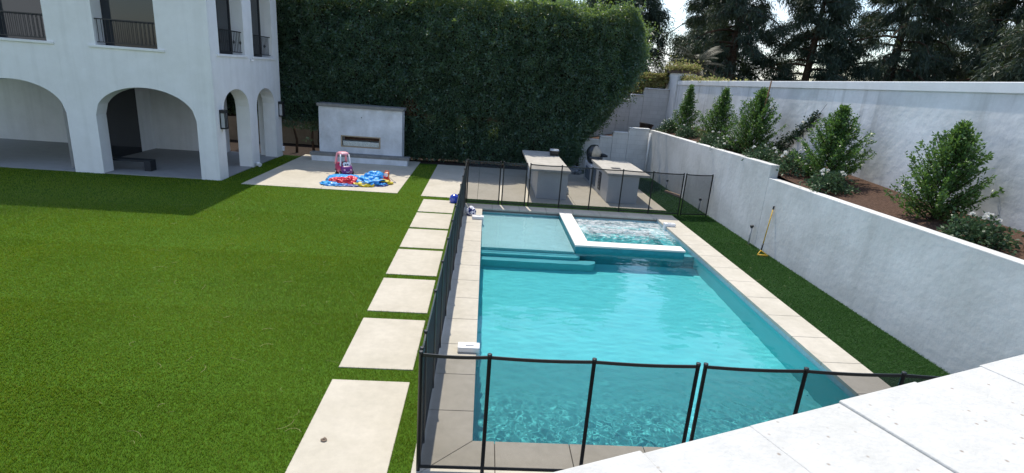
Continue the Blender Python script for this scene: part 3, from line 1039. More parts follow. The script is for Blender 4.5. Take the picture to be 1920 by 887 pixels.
# shovel and bin by the stepped wall
sh = empty('garden_shovel', (.99 * U, 6.08 * U, 0), 'long handled shovel leaning on the low stepped wall', 'shovel')
A, C = Vector((.01 * U, -.02 * U, .03)), Vector((.065 * U, .11 * U, .29 * U))
MB().tube([A, A.lerp(C, .42)], .018, 8).build('shaft', PLASTW, sh, world=False)
MB().tube([A.lerp(C, .42), C], .024, 8).build('grip', BLACK, sh, world=False)
MB().hexa([(-.09, -.12, 0), (.1, -.12, 0), (.1, -.09, 0), (-.09, -.09, 0), (-.05, -.06, .26), (.13, -.06, .26), (.13, -.04, .26), (-.05, -.04, .26)]).build('blade', mat('pale blade', (.5, .5, .5), .5, .5), sh, world=False, bevel=.006)
bn = empty('waste_bin', (.90 * U, 6.0 * U, 0), 'dark blue bin standing at the foot of the hedge behind the islands', 'bin')
MB().lathe([(.14, 0), (.18, .46), (.19, .47), (.19, .5), (.17, .5), (.13, .05), (0, .04)], (0, 0, 0), 20, False).build('tub', mat('navy plastic', (.02, .04, .10), .5, .4), bn, world=False)
MB().tube([(-.19, 0, .45), (-.23, 0, .5), (-.19, .0, .52)], .012, 6).build('handle', BLACK, bn, world=False)


def crumple(name, c, r, m, seed, parent=None, amp=.35, sub=4, flat=True):
    """a crumpled bag or cloth: a ball pushed about by ridged noise, resting on its flat underside"""
    from mathutils import noise
    bm = bmesh.new()
    bmesh.ops.create_icosphere(bm, subdivisions=sub, radius=1)
    for v in bm.verts:
        d = v.co.copy()
        q = d * 1.7 + Vector((seed * 7.1, seed * 3.3, seed))
        k = 1 - 2 * abs(noise.noise(q))
        k2 = 1 - 2 * abs(noise.noise(q * 2.3))
        k3 = 1 - 2 * abs(noise.noise(q * 5.1))
        s = 1 + amp * (k - .3) + amp * .6 * (k2 - .3) + amp * .10 * (k3 - .3)
        v.co = Vector((d.x * r[0] * s, d.y * r[1] * s, d.z * r[2] * s))
        if v.co.z < -r[2] * .55:
            v.co.z = -r[2] * .55
        v.co.z += r[2] * .55
    for f in bm.faces:
        f.smooth = True
    me = bpy.data.meshes.new(name)
    bm.to_mesh(me)
    bm.free()
    return link(name, me, m, parent, c)


CLEAR = mat('clear film', (.6, .66, .70), .2, .6, var=.4, vscale=12)
tag(crumple('plastic_bag', (.735 * U, 4.78 * U, 0), (.13, .16, .16), CLEAR, 3, amp=.5), 'crumpled clear plastic bag on the patio between the two kitchen islands', 'bag')
tag(crumple('rubbish_bag', (1.01 * U, 5.86 * U, 0), (.2, .16, .17), mat('mottled bag', (.35, .37, .40), .5, .4, col2=(.03, .03, .04), vscale=9), 5, amp=.5), 'mottled black and white bag heaped by the stepped wall', 'bag')
tag(MB().hexa([(1.78 * U, 5.16 * U, 0), (1.85 * U, 4.9 * U, 0), (1.865 * U, 4.95 * U, 0), (1.80 * U, 5.2 * U, 0), (1.785 * U, 5.15 * U, .07), (1.85 * U, 4.91 * U, .09), (1.862 * U, 4.95 * U, .09), (1.80 * U, 5.19 * U, .06)]).build('wood_offcut', mat('weathered wood', (.34, .24, .18), .9, var=.4, vscale=12), bevel=.01), 'pinkish wood offcut lying against the foot of the retaining wall', 'offcut')

# ------------------------------------------------------------------ mesh pool fences


def mesh_mat():
    m = bpy.data.materials.new('black fence mesh')
    m.use_nodes = True
    n, l = m.node_tree.nodes, m.node_tree.links
    b = n['Principled BSDF']
    b.inputs['Base Color'].default_value = (.035, .042, .05, 1)
    b.inputs['Roughness'].default_value = .8
    b.inputs['Specular IOR Level'].default_value = .1
    # an open weave of round threads closes up as it is looked along: clear share = 1 - w / cos(angle)
    g = n.new('ShaderNodeNewGeometry')
    dt = n.new('ShaderNodeVectorMath')
    dt.operation = 'DOT_PRODUCT'
    l.new(g.outputs['Normal'], dt.inputs[0])
    l.new(g.outputs['Incoming'], dt.inputs[1])
    ab = n.new('ShaderNodeMath')
    ab.operation = 'ABSOLUTE'
    l.new(dt.outputs['Value'], ab.inputs[0])
    dv = n.new('ShaderNodeMath')
    dv.operation = 'DIVIDE'
    dv.inputs[0].default_value = .41
    dv.use_clamp = True
    l.new(ab.outputs[0], dv.inputs[1])
    tr = n.new('ShaderNodeBsdfTransparent')
    mx = n.new('ShaderNodeMixShader')
    l.new(dv.outputs[0], mx.inputs[0])
    l.new(tr.outputs[0], mx.inputs[1])
    l.new(b.outputs[0], mx.inputs[2])
    l.new(mx.outputs[0], n['Material Output'].inputs[0])
    return m


MESH = mesh_mat()
FH = .345 * U                 # post tops
MH = FH - .055                # top of the mesh
POST = MB().lathe([(.0155, -.04), (.0195, 0), (.0195, FH - .03), (.0225, FH - .028), (.0225, FH - .002), (.015, FH)], (0, 0, 0), 10).mesh('post')
POST.materials.append(BLACK)
FG = 'black mesh pool fence runs'


def fence(name, cat, label, pts, z=0., group=FG):
    """posts at pts (x,y in metres), mesh panels between them with a bound top and bottom edge"""
    c = Vector((sum(p[0] for p in pts) / len(pts), sum(p[1] for p in pts) / len(pts), z))
    root = empty(name, c, label, cat, group)
    for p in pts:
        link('post', POST, None, root, Vector((p[0], p[1], z)) - c)
    for a, b in zip(pts[:-1], pts[1:]):
        A, Bv = Vector((a[0], a[1], z)) - c, Vector((b[0], b[1], z)) - c
        L = (Bv - A).length
        N = 12
        mb = MB()
        sag = .012
        tops = [A.lerp(Bv, k / N) + Vector((0, 0, MH - sag * math.sin(math.pi * k / N))) for k in range(N + 1)]
        bots = [A.lerp(Bv, k / N) + Vector((0, 0, .03)) for k in range(N + 1)]
        for k in range(N):
            mb.face([bots[k], bots[k + 1], tops[k + 1], tops[k]], True)
        pn = mb.build('mesh_panel', MESH, root, world=False)
        d = (Bv - A).normalized()
        nn = Vector((-d.y, d.x, 0)) * .006
        for line, h in ((tops, .032), (bots, .032)):
            tb = MB()
            for k in range(N):
                p, q = line[k], line[k + 1]
                tb.hexa([p - nn, q - nn, q + nn, p + nn, p - nn + Vector((0, 0, h)), q - nn + Vector((0, 0, h)), q + nn + Vector((0, 0, h)), p + nn + Vector((0, 0, h))])
            tb.build('binding', BLACK, pn, world=False)
    return root


y1f = 1.185
fence('pool_fence', 'fence', 'black mesh fence run nearest the camera, left of the narrow gap', [(x * U, y1f * U) for x in (-.123, .043, .301, .563)])
fence('pool_fence', 'fence', 'black mesh fence run at the near right, beyond the gap, running behind the parapet', [(x * U, y1f * U) for x in (.582, .842, 1.10, 1.36, 1.62, 1.84)])
fence('pool_fence', 'fence', 'long black mesh fence run between the stepping slabs and the pool', [(-.123 * U, y * U) for y in (1.205, 1.295, 1.57, 1.842, 2.12, 2.40, 2.675, 2.95, 3.225, 3.50, 3.775, 4.05, 4.185)])
fy = 4.2
fence('pool_fence', 'fence', 'short black mesh fence panel between the far left corner and the gate', [(x * U, fy * U) for x in (-.112, .140)])
gate = fence('fence_gate', 'gate', 'black mesh gate with latch in the far fence, in front of the patio', [(x * U, fy * U) for x in (.164, .345)], group='gate in the pool fence')
MB().box((.160 * U, fy * U - .03, .88), (.168 * U, fy * U + .03, 1.0)).build('latch', BLACK, gate, bevel=.008)
MB().box((.341 * U, fy * U - .025, .25), (.350 * U, fy * U + .025, .34)).box((.341 * U, fy * U - .025, 1.0), (.350 * U, fy * U + .025, 1.1)).build('hinge', BLACK, gate, bevel=.006)
fence('pool_fence', 'fence', 'black mesh fence run along the far coping in front of the kitchen islands', [(x * U, fy * U) for x in (.372, .618, .859, 1.103, 1.345, 1.59)])
fence('pool_fence', 'fence', 'short black mesh fence panel on the turf against the retaining wall', [(1.61 * U, fy * U), (1.835 * U, (fy + .03) * U)])

# ------------------------------------------------------------------ pool alarms
AL = ['white pool alarm clipped to the left coping close to the camera',
      'white pool alarm at the far left corner of the pool beside the patterned cloth',
      'white pool alarm on the right coping beside the bubbling spa']


def alarm(i, y, left):
    sgn = 1 if left else -1
    xe = PX0 if left else PX1
    r = empty('pool_alarm', (xe, y, 0), AL[i], 'pool alarm', 'white pool alarms on the coping')
    X = lambda d: d * sgn
    bx = lambda m, a, b, c, d, e_, f_: m.box((min(X(a), X(b)), c, e_), (max(X(a), X(b)), d, f_))
    bx(MB(), -.27, .045, -.085, .085, .001, .085).build('body', PLASTW, r, world=False, bevel=.012)
    bx(MB(), .0, .045, -.07, .07, -.33, -.001).build('sensor_leg', PLASTW, r, world=False, bevel=.008)
    bx(MB(), -.16, -.04, -.03, .03, .086, .098).build('button_plate', mat('grey button', (.60, .61, .63), .4, .5), r, world=False, bevel=.006)
    return r


alarm(0, 1.83 * U, True)
alarm(1, 3.73 * U, True)
alarm(2, 3.84 * U, False)

# ------------------------------------------------------------------ turf-side small things
br = empty('turf_rake', (1.815 * U, 3.26 * U, 0), 'yellow handled rake with black grips leaning on the retaining wall', 'rake')
A, C = Vector((0, 0, .04)), Vector((.048 * U, .045 * U, .312 * U))
YEL = mat('yellow paint', (.62, .38, .03), .4, .5)
MB().tube([A.lerp(C, .2), A.lerp(C, .93)], .0135, 8).build('handle', YEL, br, world=False)
MB().tube([A, A.lerp(C, .2)], .019, 8).build('socket', BLACK, br, world=False)
MB().tube([A.lerp(C, .93), C], .019, 8).build('grip', BLACK, br, world=False)
h = MB()
h.tube([(-.13, -.11, .02), (.12, -.14, .02)], .016, 6).tube([(-.13, -.11, .02), (.0, .0, .10)], .012, 6).tube([(.12, -.14, .02), (.0, .0, .10)], .012, 6)
h.hexa([(-.13, -.13, .004), (.12, -.16, .004), (.12, -.12, .004), (-.13, -.09, .004), (-.12, -.125, .02), (.11, -.155, .02), (.11, -.125, .02), (-.12, -.095, .02)])
h.build('rake_head', YEL, br, world=False)
SL = ['grey pipe stub with black cap nearest the rake, at the retaining wall', 'grey pipe stub with black cap behind the end panel of the far fence', 'grey pipe stub with black cap farthest away, past the kitchen island']
for i, (x, y, hgt) in enumerate(((1.845, 3.49, .5), (1.845, 4.42, .40), (1.845, 5.3, .36))):
    r = empty('pipe_stub', (x * U, y * U, 0), SL[i], 'pipe', 'capped pipe stubs along the retaining wall')
    MB().tube([(0, 0, -.02), (0, 0, hgt - .05)], .022, 10).build('pipe', mat('grey pipe', (.38, .39, .40), .6, .4), r, world=False)
    MB().lathe([(.03, hgt - .06), (.045, hgt - .04), (.045, hgt), (.03, hgt + .01)], (0, 0, 0), 12).build('cap', BLACK, r, world=False)

# ball and cloth
bl = crumple('blue_ball', (-.205 * U, 4.19 * U, 0), (.155, .155, .16), mat('clear blue vinyl', (.03, .07, .55), .12, .6, coat=.5, var=.4, vscale=5), 2, amp=.12, sub=3)
tag(bl, 'shiny blue half inflated ball on the farthest stepping slab beside the fence', 'ball')
cm = mat('spotted cloth', (.75, .75, .80), .8, .2, col2=(.03, .04, .16), vscale=16, detail=0)
cm.node_tree.nodes['Color Ramp'].color_ramp.elements[0].position = .48
cm.node_tree.nodes['Color Ramp'].color_ramp.elements[1].position = .52
tag(crumple('spotted_cloth', (-.068 * U, 3.84 * U, 0), (.12, .15, .13), cm, 7, amp=.35), 'crumpled white cloth with navy spots on the coping by the far alarm', 'cloth')

# ------------------------------------------------------------------ toys on the fireplace patio
car = empty('toy_car', (-1.268 * U, 5.03 * U, 0), 'pink and magenta ride on toy car with a pale roof and cartoon eyes', 'toy car', rz=RAD(-148))
RED = mat('magenta plastic', (.52, .03, .14), .35, .5, coat=.2, var=.1)
PUR = mat('purple plastic', (.17, .02, .17), .35, .5, coat=.2, var=.1)
PNK = mat('pink plastic', (.80, .36, .43), .35, .5, coat=.2, var=.05)


def loft(name, rings, m, parent, sm=True, bevel=0):
    """rings: (z, x0, x1, half width, corner radius)"""
    mb = MB()
    prev = None
    for (z, a, b, hw2, cr) in rings:
        i = len(mb.v)
        for (cx, cy, st) in ((b - cr, hw2 - cr, 0), (a + cr, hw2 - cr, 90), (a + cr, -hw2 + cr, 180), (b - cr, -hw2 + cr, 270)):
            for k in range(5):
                t = RAD(st + k * 22.5)
                mb.v.append((cx + cr * math.cos(t), cy + cr * math.sin(t), z))
        if prev is not None:
            for k in range(20):
                k2 = (k + 1) % 20
                mb.f.append((prev + k, prev + k2, i + k2, i + k))
                mb.sm.append(sm)
        else:
            mb.f.append(tuple(i + k for k in range(19, -1, -1)))
            mb.sm.append(False)
        prev = i
    mb.f.append(tuple(prev + k for k in range(20)))
    mb.sm.append(False)
    return mb.build(name, m, parent, world=False)


# local +Y is forward after the rotation set above; build along +X then turn
def turn(o):
    o.rotation_euler = (0, 0, RAD(90))
    return o


turn(loft('body', [(.06, -.34, .20, .19, .08), (.10, -.37, .22, .22, .09), (.26, -.38, .22, .225, .09), (.34, -.36, .20, .215, .08), (.36, -.34, .18, .20, .07)], RED, car))
turn(loft('hood', [(.07, .14, .37, .17, .10), (.12, .12, .40, .205, .12), (.24, .12, .40, .205, .12), (.32, .13, .36, .19, .10), (.345, .14, .31, .16, .08)], PUR, car))
turn(loft('roof', [(.70, -.30, .10, .165, .09), (.73, -.31, .11, .17, .09), (.765, -.28, .08, .15, .08), (.78, -.22, .02, .11, .06)], PNK, car))
for sy in (-1, 1):
    turn(MB().tube([(.18, sy * .175, .33), (.13, sy * .165, .5), (.07, sy * .14, .72)], [.032, .026, .026], 8).build('front_pillar', PLASTW, car, world=False))
    turn(MB().tube([(-.33, sy * .185, .33), (-.32, sy * .175, .5), (-.27, sy * .145, .72)], [.05, .04, .035], 8).build('rear_pillar', PNK, car, world=False))
    for xw in (-.24, .25):
        wv = turn(MB().tube([(xw, sy * .17, .085), (xw, sy * .235, .085)], .085, 16).build('wheel', BLACK, car, world=False))
        MB().tube([(xw, sy * .235, .085), (xw, sy * .243, .085)], .04, 12).build('hub', PLASTW, wv, world=False)
    turn(MB().tube([(.39, sy * .11, .225), (.408, sy * .11, .225)], .035, 12).build('headlight', PNK, car, world=False))
turn(loft('seat', [(.36, -.30, -.05, .15, .05), (.40, -.30, -.06, .15, .05)], RED, car))
ew = turn(MB().tube([(.235, -.055, .40), (.262, -.055, .405)], .072, 14).tube([(.235, .055, .40), (.262, .055, .405)], .072, 14).build('eye_panel', PLASTW, car, world=False))
MB().tube([(.262, -.04, .385), (.270, -.04, .387)], .026, 10).tube([(.262, .04, .385), (.270, .04, .387)], .026, 10).build('pupils', BLACK, ew, world=False)
turn(MB().tube([(.404, -.06, .17), (.412, -.03, .155), (.414, 0, .15), (.412, .03, .155), (.404, .06, .17)], .008, 6).build('smile', PLASTW, car, world=False))
turn(MB().lathe([(.09, 0), (.1, .012), (.09, .024)], (.05, 0, .43), 16).build('steering_wheel', BLACK, car, world=False))

# deflated inflatable: a heap of loose vinyl in several colours
inf = empty('deflated_inflatable', (-1.06 * U, 4.68 * U, 0), 'deflated blue inflatable with red and yellow panels heaped on the patio', 'inflatable')
VB = mat('blue vinyl', (.02, .24, .66), .42, .45, col2=(.03, .36, .78), vscale=4, coat=.08)
VR = mat('red vinyl', (.70, .02, .05), .42, .45, var=.2, vscale=4, coat=.08)
VY = mat('yellow vinyl', (.78, .60, .03), .42, .45, var=.2, vscale=4, coat=.08)
VD = mat('deep blue vinyl', (.02, .07, .32), .35, .5, var=.3, vscale=4, coat=.08)
for nm, px, py, r, m, sd, amp in (('blue_panel', -.08, .10, (.50, .36, .20), VB, 1, .40), ('blue_panel', -.62, -.38, (.42, .28, .10), VB, 2, .35), ('blue_panel', .36, .02, (.42, .40, .22), VB, 3, .42),
                                  ('blue_panel', .45, .42, (.30, .30, .34), VB, 4, .3), ('blue_panel', -.55, .35, (.45, .38, .16), VB, 11, .4), ('navy_panel', -.3, -.42, (.5, .2, .07), VD, 5, .3),
                                  ('navy_panel', .58, -.05, (.34, .30, .09), VD, 12, .3), ('red_panel', -.62, -.22, (.27, .20, .18), VR, 6, .40), ('red_panel', -.22, -.20, (.24, .24, .24), VR, 7, .35),
                                  ('red_panel', .70, .40, (.18, .18, .24), VR, 8, .3), ('red_panel', -.42, -.30, (.26, .18, .20), VR, 14, .4), ('yellow_panel', .28, -.40, (.26, .13, .13), VY, 15, .4), ('green_panel', -.02, -.18, (.18, .14, .16), mat('green vinyl', (.05, .35, .08), .42, .45), 16, .4), ('yellow_panel', .05, -.36, (.24, .11, .12), VY, 9, .35), ('yellow_panel', .74, .14, (.28, .17, .14), VY, 10, .4)):
    crumple(nm, (px, py, -.01), (r[0], r[1], r[2] * .62), m, sd, inf, amp, 5)
bw = empty('air_blower', (-.845 * U, 4.83 * U, 0), 'orange air blower with a grey cable beside the deflated inflatable', 'blower')
ORG = mat('orange plastic', (.72, .13, .02), .4, .5, var=.1)
MB().tube([(-.07, 0, .2), (.07, 0, .2)], [.13, .13], 20).build('fan_housing', ORG, bw, world=False, bevel=.02)
MB().hexa([(-.12, -.11, 0), (.12, -.11, 0), (.12, .11, 0), (-.12, .11, 0), (-.07, -.08, .12), (.07, -.08, .12), (.07, .08, .12), (-.07, .08, .12)]).build('foot', ORG, bw, world=False, bevel=.01)
MB().tube([(.0, -.12, .24), (.0, -.19, .25)], [.06, .07], 14).build('nozzle', PLASTW, bw, world=False)
MB().tube([(.06, .02, .3), (.06, .02, .36), (-.06, .02, .36), (-.06, .02, .3)], .014, 6).build('handle', ORG, bw, world=False)
MB().tube([(.09, 0, .15), (.2, -.05, .06), (.32, -.12, .012), (.25, -.22, .012), (.12, -.26, .012), (.2, -.16, .012), (.34, -.2, .012)], .009, 6).build('cable', mat('grey cable', (.25, .25, .26), .5), bw, world=False)

# dry leaf and twig on the nearest slab
lf = MB()
import itertools
pts = [(.0, .06, .03), (.035, .03, .02), (.06, -.01, .028), (.03, -.05, .012), (0, -.055, .02), (-.04, -.04, .014), (-.06, 0, .03), (-.03, .035, .016)]
c = (0, 0, .006)
for i in range(8):
    lf.face([c, pts[i], pts[(i + 1) % 8]], True)
o = lf.build('dry_leaf', mat('dead leaf', (.20, .15, .11), .9, var=.3, vscale=30))
o.location = (-.392 * U, 1.29 * U, .002)
o.scale = (.62, .62, .45)
so = o.modifiers.new('thickness', 'SOLIDIFY')
so.thickness = .002
tag(o, 'curled brown dry leaf lying on the nearest stepping slab', 'leaf')
# ------------------------------------------------------------------ foliage


def foliage(name, v, q, m, parent=None):
    return link(name, np_mesh(name, v, q), m, parent)


HEDGE = leaf_mat('hedge leaves', [(.030, .072, .060), (.046, .100, .080), (.058, .118, .090), (.066, .128, .088)], .42, .9, .34, (.30, .44, .06))
tag(MB().face([(-4 * U, 5.86 * U, -.006), (1.0 * U, 5.92 * U, -.006), (1.0 * U, 6.74 * U, -.006), (-4 * U, 6.74 * U, -.006)]).build('hedge_bed', mat('dark mulch', (.055, .042, .035), 1, .1, var=.5, vscale=20, bump=.6, bscale=40, bdist=.03)), kind='structure')
hedge = empty('tall_hedge', (-.4 * U, 6.2 * U, 0), 'tall dense dark green clipped hedge closing the far end of the garden', 'hedge')
rng = np.random.default_rng(11)
zr_ = np.array([0, .11, .3, .44, .6, .78, 1.0, 1.3, 1.52, 1.66, 1.75]) * U
xr_ = np.array([.90, .97, 1.06, 1.13, 1.24, 1.37, 1.48, 1.60, 1.58, 1.50, 1.42]) * U


def hfront(x, z):
    return 5.98 * U + .16 * fbm(x, z, 71, n=26, f0=.8, f1=4, p=-.8) + .10 * fbm(x, z, 72, n=26, f0=4, f1=12, p=-.6)


def htop(x, y):
    return (1.675 + np.clip(-x / U, -1.6, 2.6) * .03 + .012) * U + .17 * fbm(x, y, 73, n=26, f0=1.5, f1=7, p=-.6)


def hright(y, z):
    return np.interp(z, zr_, xr_) + .20 * fbm(y, z, 74, n=20, f0=1.5, f1=7, p=-.5) - .02


HX0 = -3.6 * U
n = 230000
x = rng.uniform(HX0, 1.66 * U, n)
z = rng.uniform(.02 * U, 1.8 * U, n)
dep = rng.exponential(.10, n)
y = hfront(x, z) + dep
ok = (z < htop(x, y) + .03) & (x < hright(y, z))
ok &= ~((x < -1.72 * U) & (z < (.30 + .04 * fbm(x, z, 90)) * U))
# thin seam where the top of the wall behind and dead twigs show through
seam = (np.abs(z - .50 * U) < .05) & (x > -.86 * U) & (x < .5 * U) & (fbm(x, z, 93, f0=1.5, f1=6) > -.2)
ok &= ~(seam & (rng.random(n) < .8))
dead = (((x + .80 * U) / (.10 * U)) ** 2 + ((z - .56 * U) / (.11 * U)) ** 2) < 1 + .5 * fbm(x, z, 94, f0=2, f1=9)
ok &= ~(dead & (rng.random(n) < .72))
P = np.stack([x, y, z], 1)[ok]
D = rng.normal(size=P.shape) * .75 + np.array([[.0, -.75, .18]])
fv, fq = leaves(P, D, rng.uniform(.065, .125, len(P)), rng.uniform(.032, .056, len(P)), rng, .15)
# top shell
n = 100000
x = rng.uniform(HX0, 1.62 * U, n)
y = rng.uniform(5.92 * U, 6.75 * U, n)
z = htop(x, y) - rng.exponential(.13, n) + rng.exponential(.09, n) * (1 + .9 * fbm(x, y, 77, f0=3, f1=12)).clip(0, 3)
ok = (x < hright(y, z) + .05) & (y > hfront(x, z) - .05)
P = np.stack([x, y, z], 1)[ok]
D = rng.normal(size=P.shape) * .7 + np.array([[.0, -.15, .8]])
fv2, fq2 = leaves(P, D, rng.uniform(.065, .125, len(P)), rng.uniform(.032, .056, len(P)), rng)
# right end
n = 60000
y = rng.uniform(5.95 * U, 6.75 * U, n)
z = rng.uniform(.05 * U, 1.74 * U, n)
x = hright(y, z) - rng.exponential(.16, n) + rng.exponential(.08, n) * (1 + .9 * fbm(y, z, 78, f0=3, f1=12)).clip(0, 3)
ok = z < htop(x, y)
P = np.stack([x, y, z], 1)[ok]
D = rng.normal(size=P.shape) * .8 + np.array([[.7, -.25, .05]])
fv3, fq3 = leaves(P, D, rng.uniform(.065, .125, len(P)), rng.uniform(.032, .056, len(P)), rng, .2)
# stray shoots breaking the clipped outline
SP, SD = [], []
for k in range(420):
    if k % 3 == 0:
        y0_ = rng.uniform(5.95, 6.4) * U
        z0_ = rng.uniform(.2, 1.7) * U
        b0 = np.array([float(hright(np.array([y0_]), np.array([z0_]))[0]) - .05, y0_, z0_])
        d_ = np.array([.8, -.3, rng.uniform(-.5, .6)])
    elif k % 3 == 1:
        x0_ = rng.uniform(-1.0, 1.55) * U
        y0_ = rng.uniform(5.95, 6.5) * U
        b0 = np.array([x0_, y0_, float(htop(np.array([x0_]), np.array([y0_]))[0]) - .05])
        d_ = np.array([rng.normal() * .35, rng.normal() * .35, 1.])
    else:
        x0_ = rng.uniform(-2., 1.45) * U
        z0_ = rng.uniform(.1, 1.6) * U
        b0 = np.array([x0_, float(hfront(np.array([x0_]), np.array([z0_]))[0]), z0_])
        if x0_ > np.interp(z0_, zr_, xr_) - .1:
            continue
        d_ = np.array([rng.normal() * .4, -.9, rng.uniform(-.4, .5)])
    m = 26
    L_ = rng.uniform(.18, .52)
    q_ = rng.random(m)[:, None]
    SP.append(b0 + d_ * L_ * q_ + rng.normal(size=(m, 3)) * .05 * (1.2 - q_))
    SD.append(d_[None] * .8 + rng.normal(size=(m, 3)) * .7)
P, D = np.concatenate(SP), np.concatenate(SD)
fv4, fq4 = leaves(P, D, rng.uniform(.07, .13, len(P)), rng.uniform(.034, .056, len(P)), rng, .1)
vv = np.concatenate([fv, fv2, fv3, fv4])
qq = np.concatenate([fq, fq2 + len(fv), fq3 + len(fv) + len(fv2), fq4 + len(fv) + len(fv2) + len(fv3)])
foliage('foliage', vv - np.array([[-.4 * U, 6.2 * U, 0]]), qq, HEDGE, hedge)
# solid dark core added well inside the leaves to block light and see-through
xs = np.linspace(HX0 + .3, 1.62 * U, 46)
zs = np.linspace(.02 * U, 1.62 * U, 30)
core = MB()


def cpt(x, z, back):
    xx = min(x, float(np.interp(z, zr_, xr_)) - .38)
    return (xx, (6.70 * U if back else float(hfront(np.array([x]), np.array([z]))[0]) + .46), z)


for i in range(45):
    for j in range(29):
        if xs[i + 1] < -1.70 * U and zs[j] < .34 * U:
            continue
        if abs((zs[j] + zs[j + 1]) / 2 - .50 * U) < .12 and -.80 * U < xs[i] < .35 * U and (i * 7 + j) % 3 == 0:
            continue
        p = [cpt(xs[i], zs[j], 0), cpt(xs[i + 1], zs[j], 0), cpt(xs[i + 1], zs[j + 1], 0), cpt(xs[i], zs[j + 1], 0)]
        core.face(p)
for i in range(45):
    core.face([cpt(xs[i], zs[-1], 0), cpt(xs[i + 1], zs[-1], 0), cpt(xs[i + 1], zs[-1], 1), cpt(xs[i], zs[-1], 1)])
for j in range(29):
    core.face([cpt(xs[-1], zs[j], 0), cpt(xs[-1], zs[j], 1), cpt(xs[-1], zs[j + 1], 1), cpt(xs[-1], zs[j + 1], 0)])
core.build('light_block_core', TWIG, hedge)
for i in range(15):
    xx = (-2.6 + i * .26 + rr.uniform(-.05, .05)) * U
    MB().tube([(xx, 6.12 * U, -.05), (xx + rr.uniform(-.1, .1), 6.13 * U, .5), (xx + rr.uniform(-.2, .2), 6.14 * U, 1.4)], [.06, .05, .04], 7).build('stem', BARK, hedge)
n = 900
cx = rng.normal(size=(n, 2)) * np.array([[.055 * U, .07 * U]])
P = np.stack([-.80 * U + cx[:, 0], 6.02 * U + rng.exponential(.08, n), .56 * U + cx[:, 1]], 1)
fv, fq = leaves(P, rng.normal(size=P.shape) + np.array([[0, -.5, -.3]]), rng.uniform(.08, .15, n), rng.uniform(.03, .06, n), rng)
foliage('dead_leaves', fv - np.array([[-.4 * U, 6.2 * U, 0]]), fq, leaf_mat('dead hedge leaves', [(.10, .05, .03), (.22, .12, .07), (.30, .19, .12)], .7, .2, .25), hedge)

# --- shrubs in the planting bed
SHR = leaf_mat('shrub leaves', [(.028, .075, .022), (.045, .105, .028), (.068, .145, .036), (.11, .19, .05)], .38, .5, .32, (.16, .30, .05))
ROSE = leaf_mat('rose leaves', [(.035, .075, .035), (.055, .105, .045), (.08, .14, .06)], .45, .45, .3)
PET = leaf_mat('white petals', [(.70, .70, .66), (.82, .82, .80)], .6, .3, .3)


def bed_z(x, y):
    y /= U
    x /= U
    f = (x - 1.93) / .49
    a = np.interp(y, [-1.5, 2.8, 3.8, 6.25], [.40, .455, .505, .485])
    b = np.interp(y, [-1.5, 2.8, 3.8, 6.25], [.47, .50, .54, .56])
    return (a + (b - a) * f) * U


def conical(x, y, hgt, rad, label, seed, dens=1.0, cat='shrub', lean=(0, 0)):
    x *= U
    y *= U
    z0 = float(bed_z(x, y)) - .02
    r = np.random.default_rng(seed)
    root = empty('conical_shrub', (x, y, z0), label, cat, 'conical evergreen shrubs in the planting bed')
    br_, pts, dirs = MB(), [], []
    br_.tube([(0, 0, 0), (lean[0] * .5, lean[1] * .5, hgt * .5), (lean[0], lean[1], hgt * .96)], [.035, .025, .008], 7)
    nb = int(120 * dens)
    for k in range(nb):
        t = (k + .5) / nb
        zz = hgt * (.04 + 1.0 * t)
        R = 1.45 * rad * (1 - t) ** 1.35 * r.uniform(.6, 1.3) * (.8 + .2 * min(1, t * 5)) + .05
        a = k * 2.4 + r.uniform(-.5, .5)
        d = np.array([math.cos(a), math.sin(a), .7 + 1.6 * t])
        b0 = np.array([lean[0] * t, lean[1] * t, zz - .3 * R])
        tip = b0 + d * R
        br_.tube([tuple(b0), tuple(b0 * .4 + tip * .6 + np.array([0, 0, -.03])), tuple(tip)], [.010, .007, .003], 4, False)
        m = int(14 + 150 * R)
        s_ = r.uniform(.25, 1.04, m)[:, None]
        pts.append(b0 + (tip - b0) * s_ + r.normal(size=(m, 3)) * .035 * (1.15 - .4 * s_))
        dirs.append(d[None] * .6 + r.normal(size=(m, 3)) * .75)
    P, D = np.concatenate(pts), np.concatenate(dirs)
    fv, fq = leaves(P, D, r.uniform(.05, .09, len(P)), r.uniform(.024, .038, len(P)), r, .1)
    br_.build('branches', TWIG, root, world=False)
    foliage('foliage', fv, fq, SHR, root)
    return root


conical(2.12, 5.86, .46 * U, .40, 'slim dark conical shrub farthest back, next to the black pot', 101, 1.0, lean=(.10, 0))
conical(2.12, 5.02, .455 * U, .47, 'leaning conical shrub, second from the column end of the bed', 102, 1.05, lean=(.16, 0))
conical(2.12, 4.29, .47 * U, .58, 'widest conical shrub with a wooden stake at its top', 103, 1.25, lean=(.12, .05))
conical(2.15, 3.28, .42 * U, .56, 'conical shrub with light green tips just right of the climbing creeper', 104, 1.25)
conical(2.17, 2.45, .42 * U, .55, 'conical shrub in the near part of the bed, past the lower step of the wall', 105, 1.2, lean=(.08, 0))
conical(2.17, 1.72, .42 * U, .55, 'nearest conical shrub at the right end of the planting bed', 106, 1.2)
tag(MB().tube([(2.135 * U, 4.25 * U, .5 * U), (2.16 * U, 4.24 * U, 1.085 * U)], .022, 6).build('wooden_stake', mat('stake wood', (.16, .09, .05), .9)), 'brown wooden stake rising beside the widest conical shrub', 'stake')


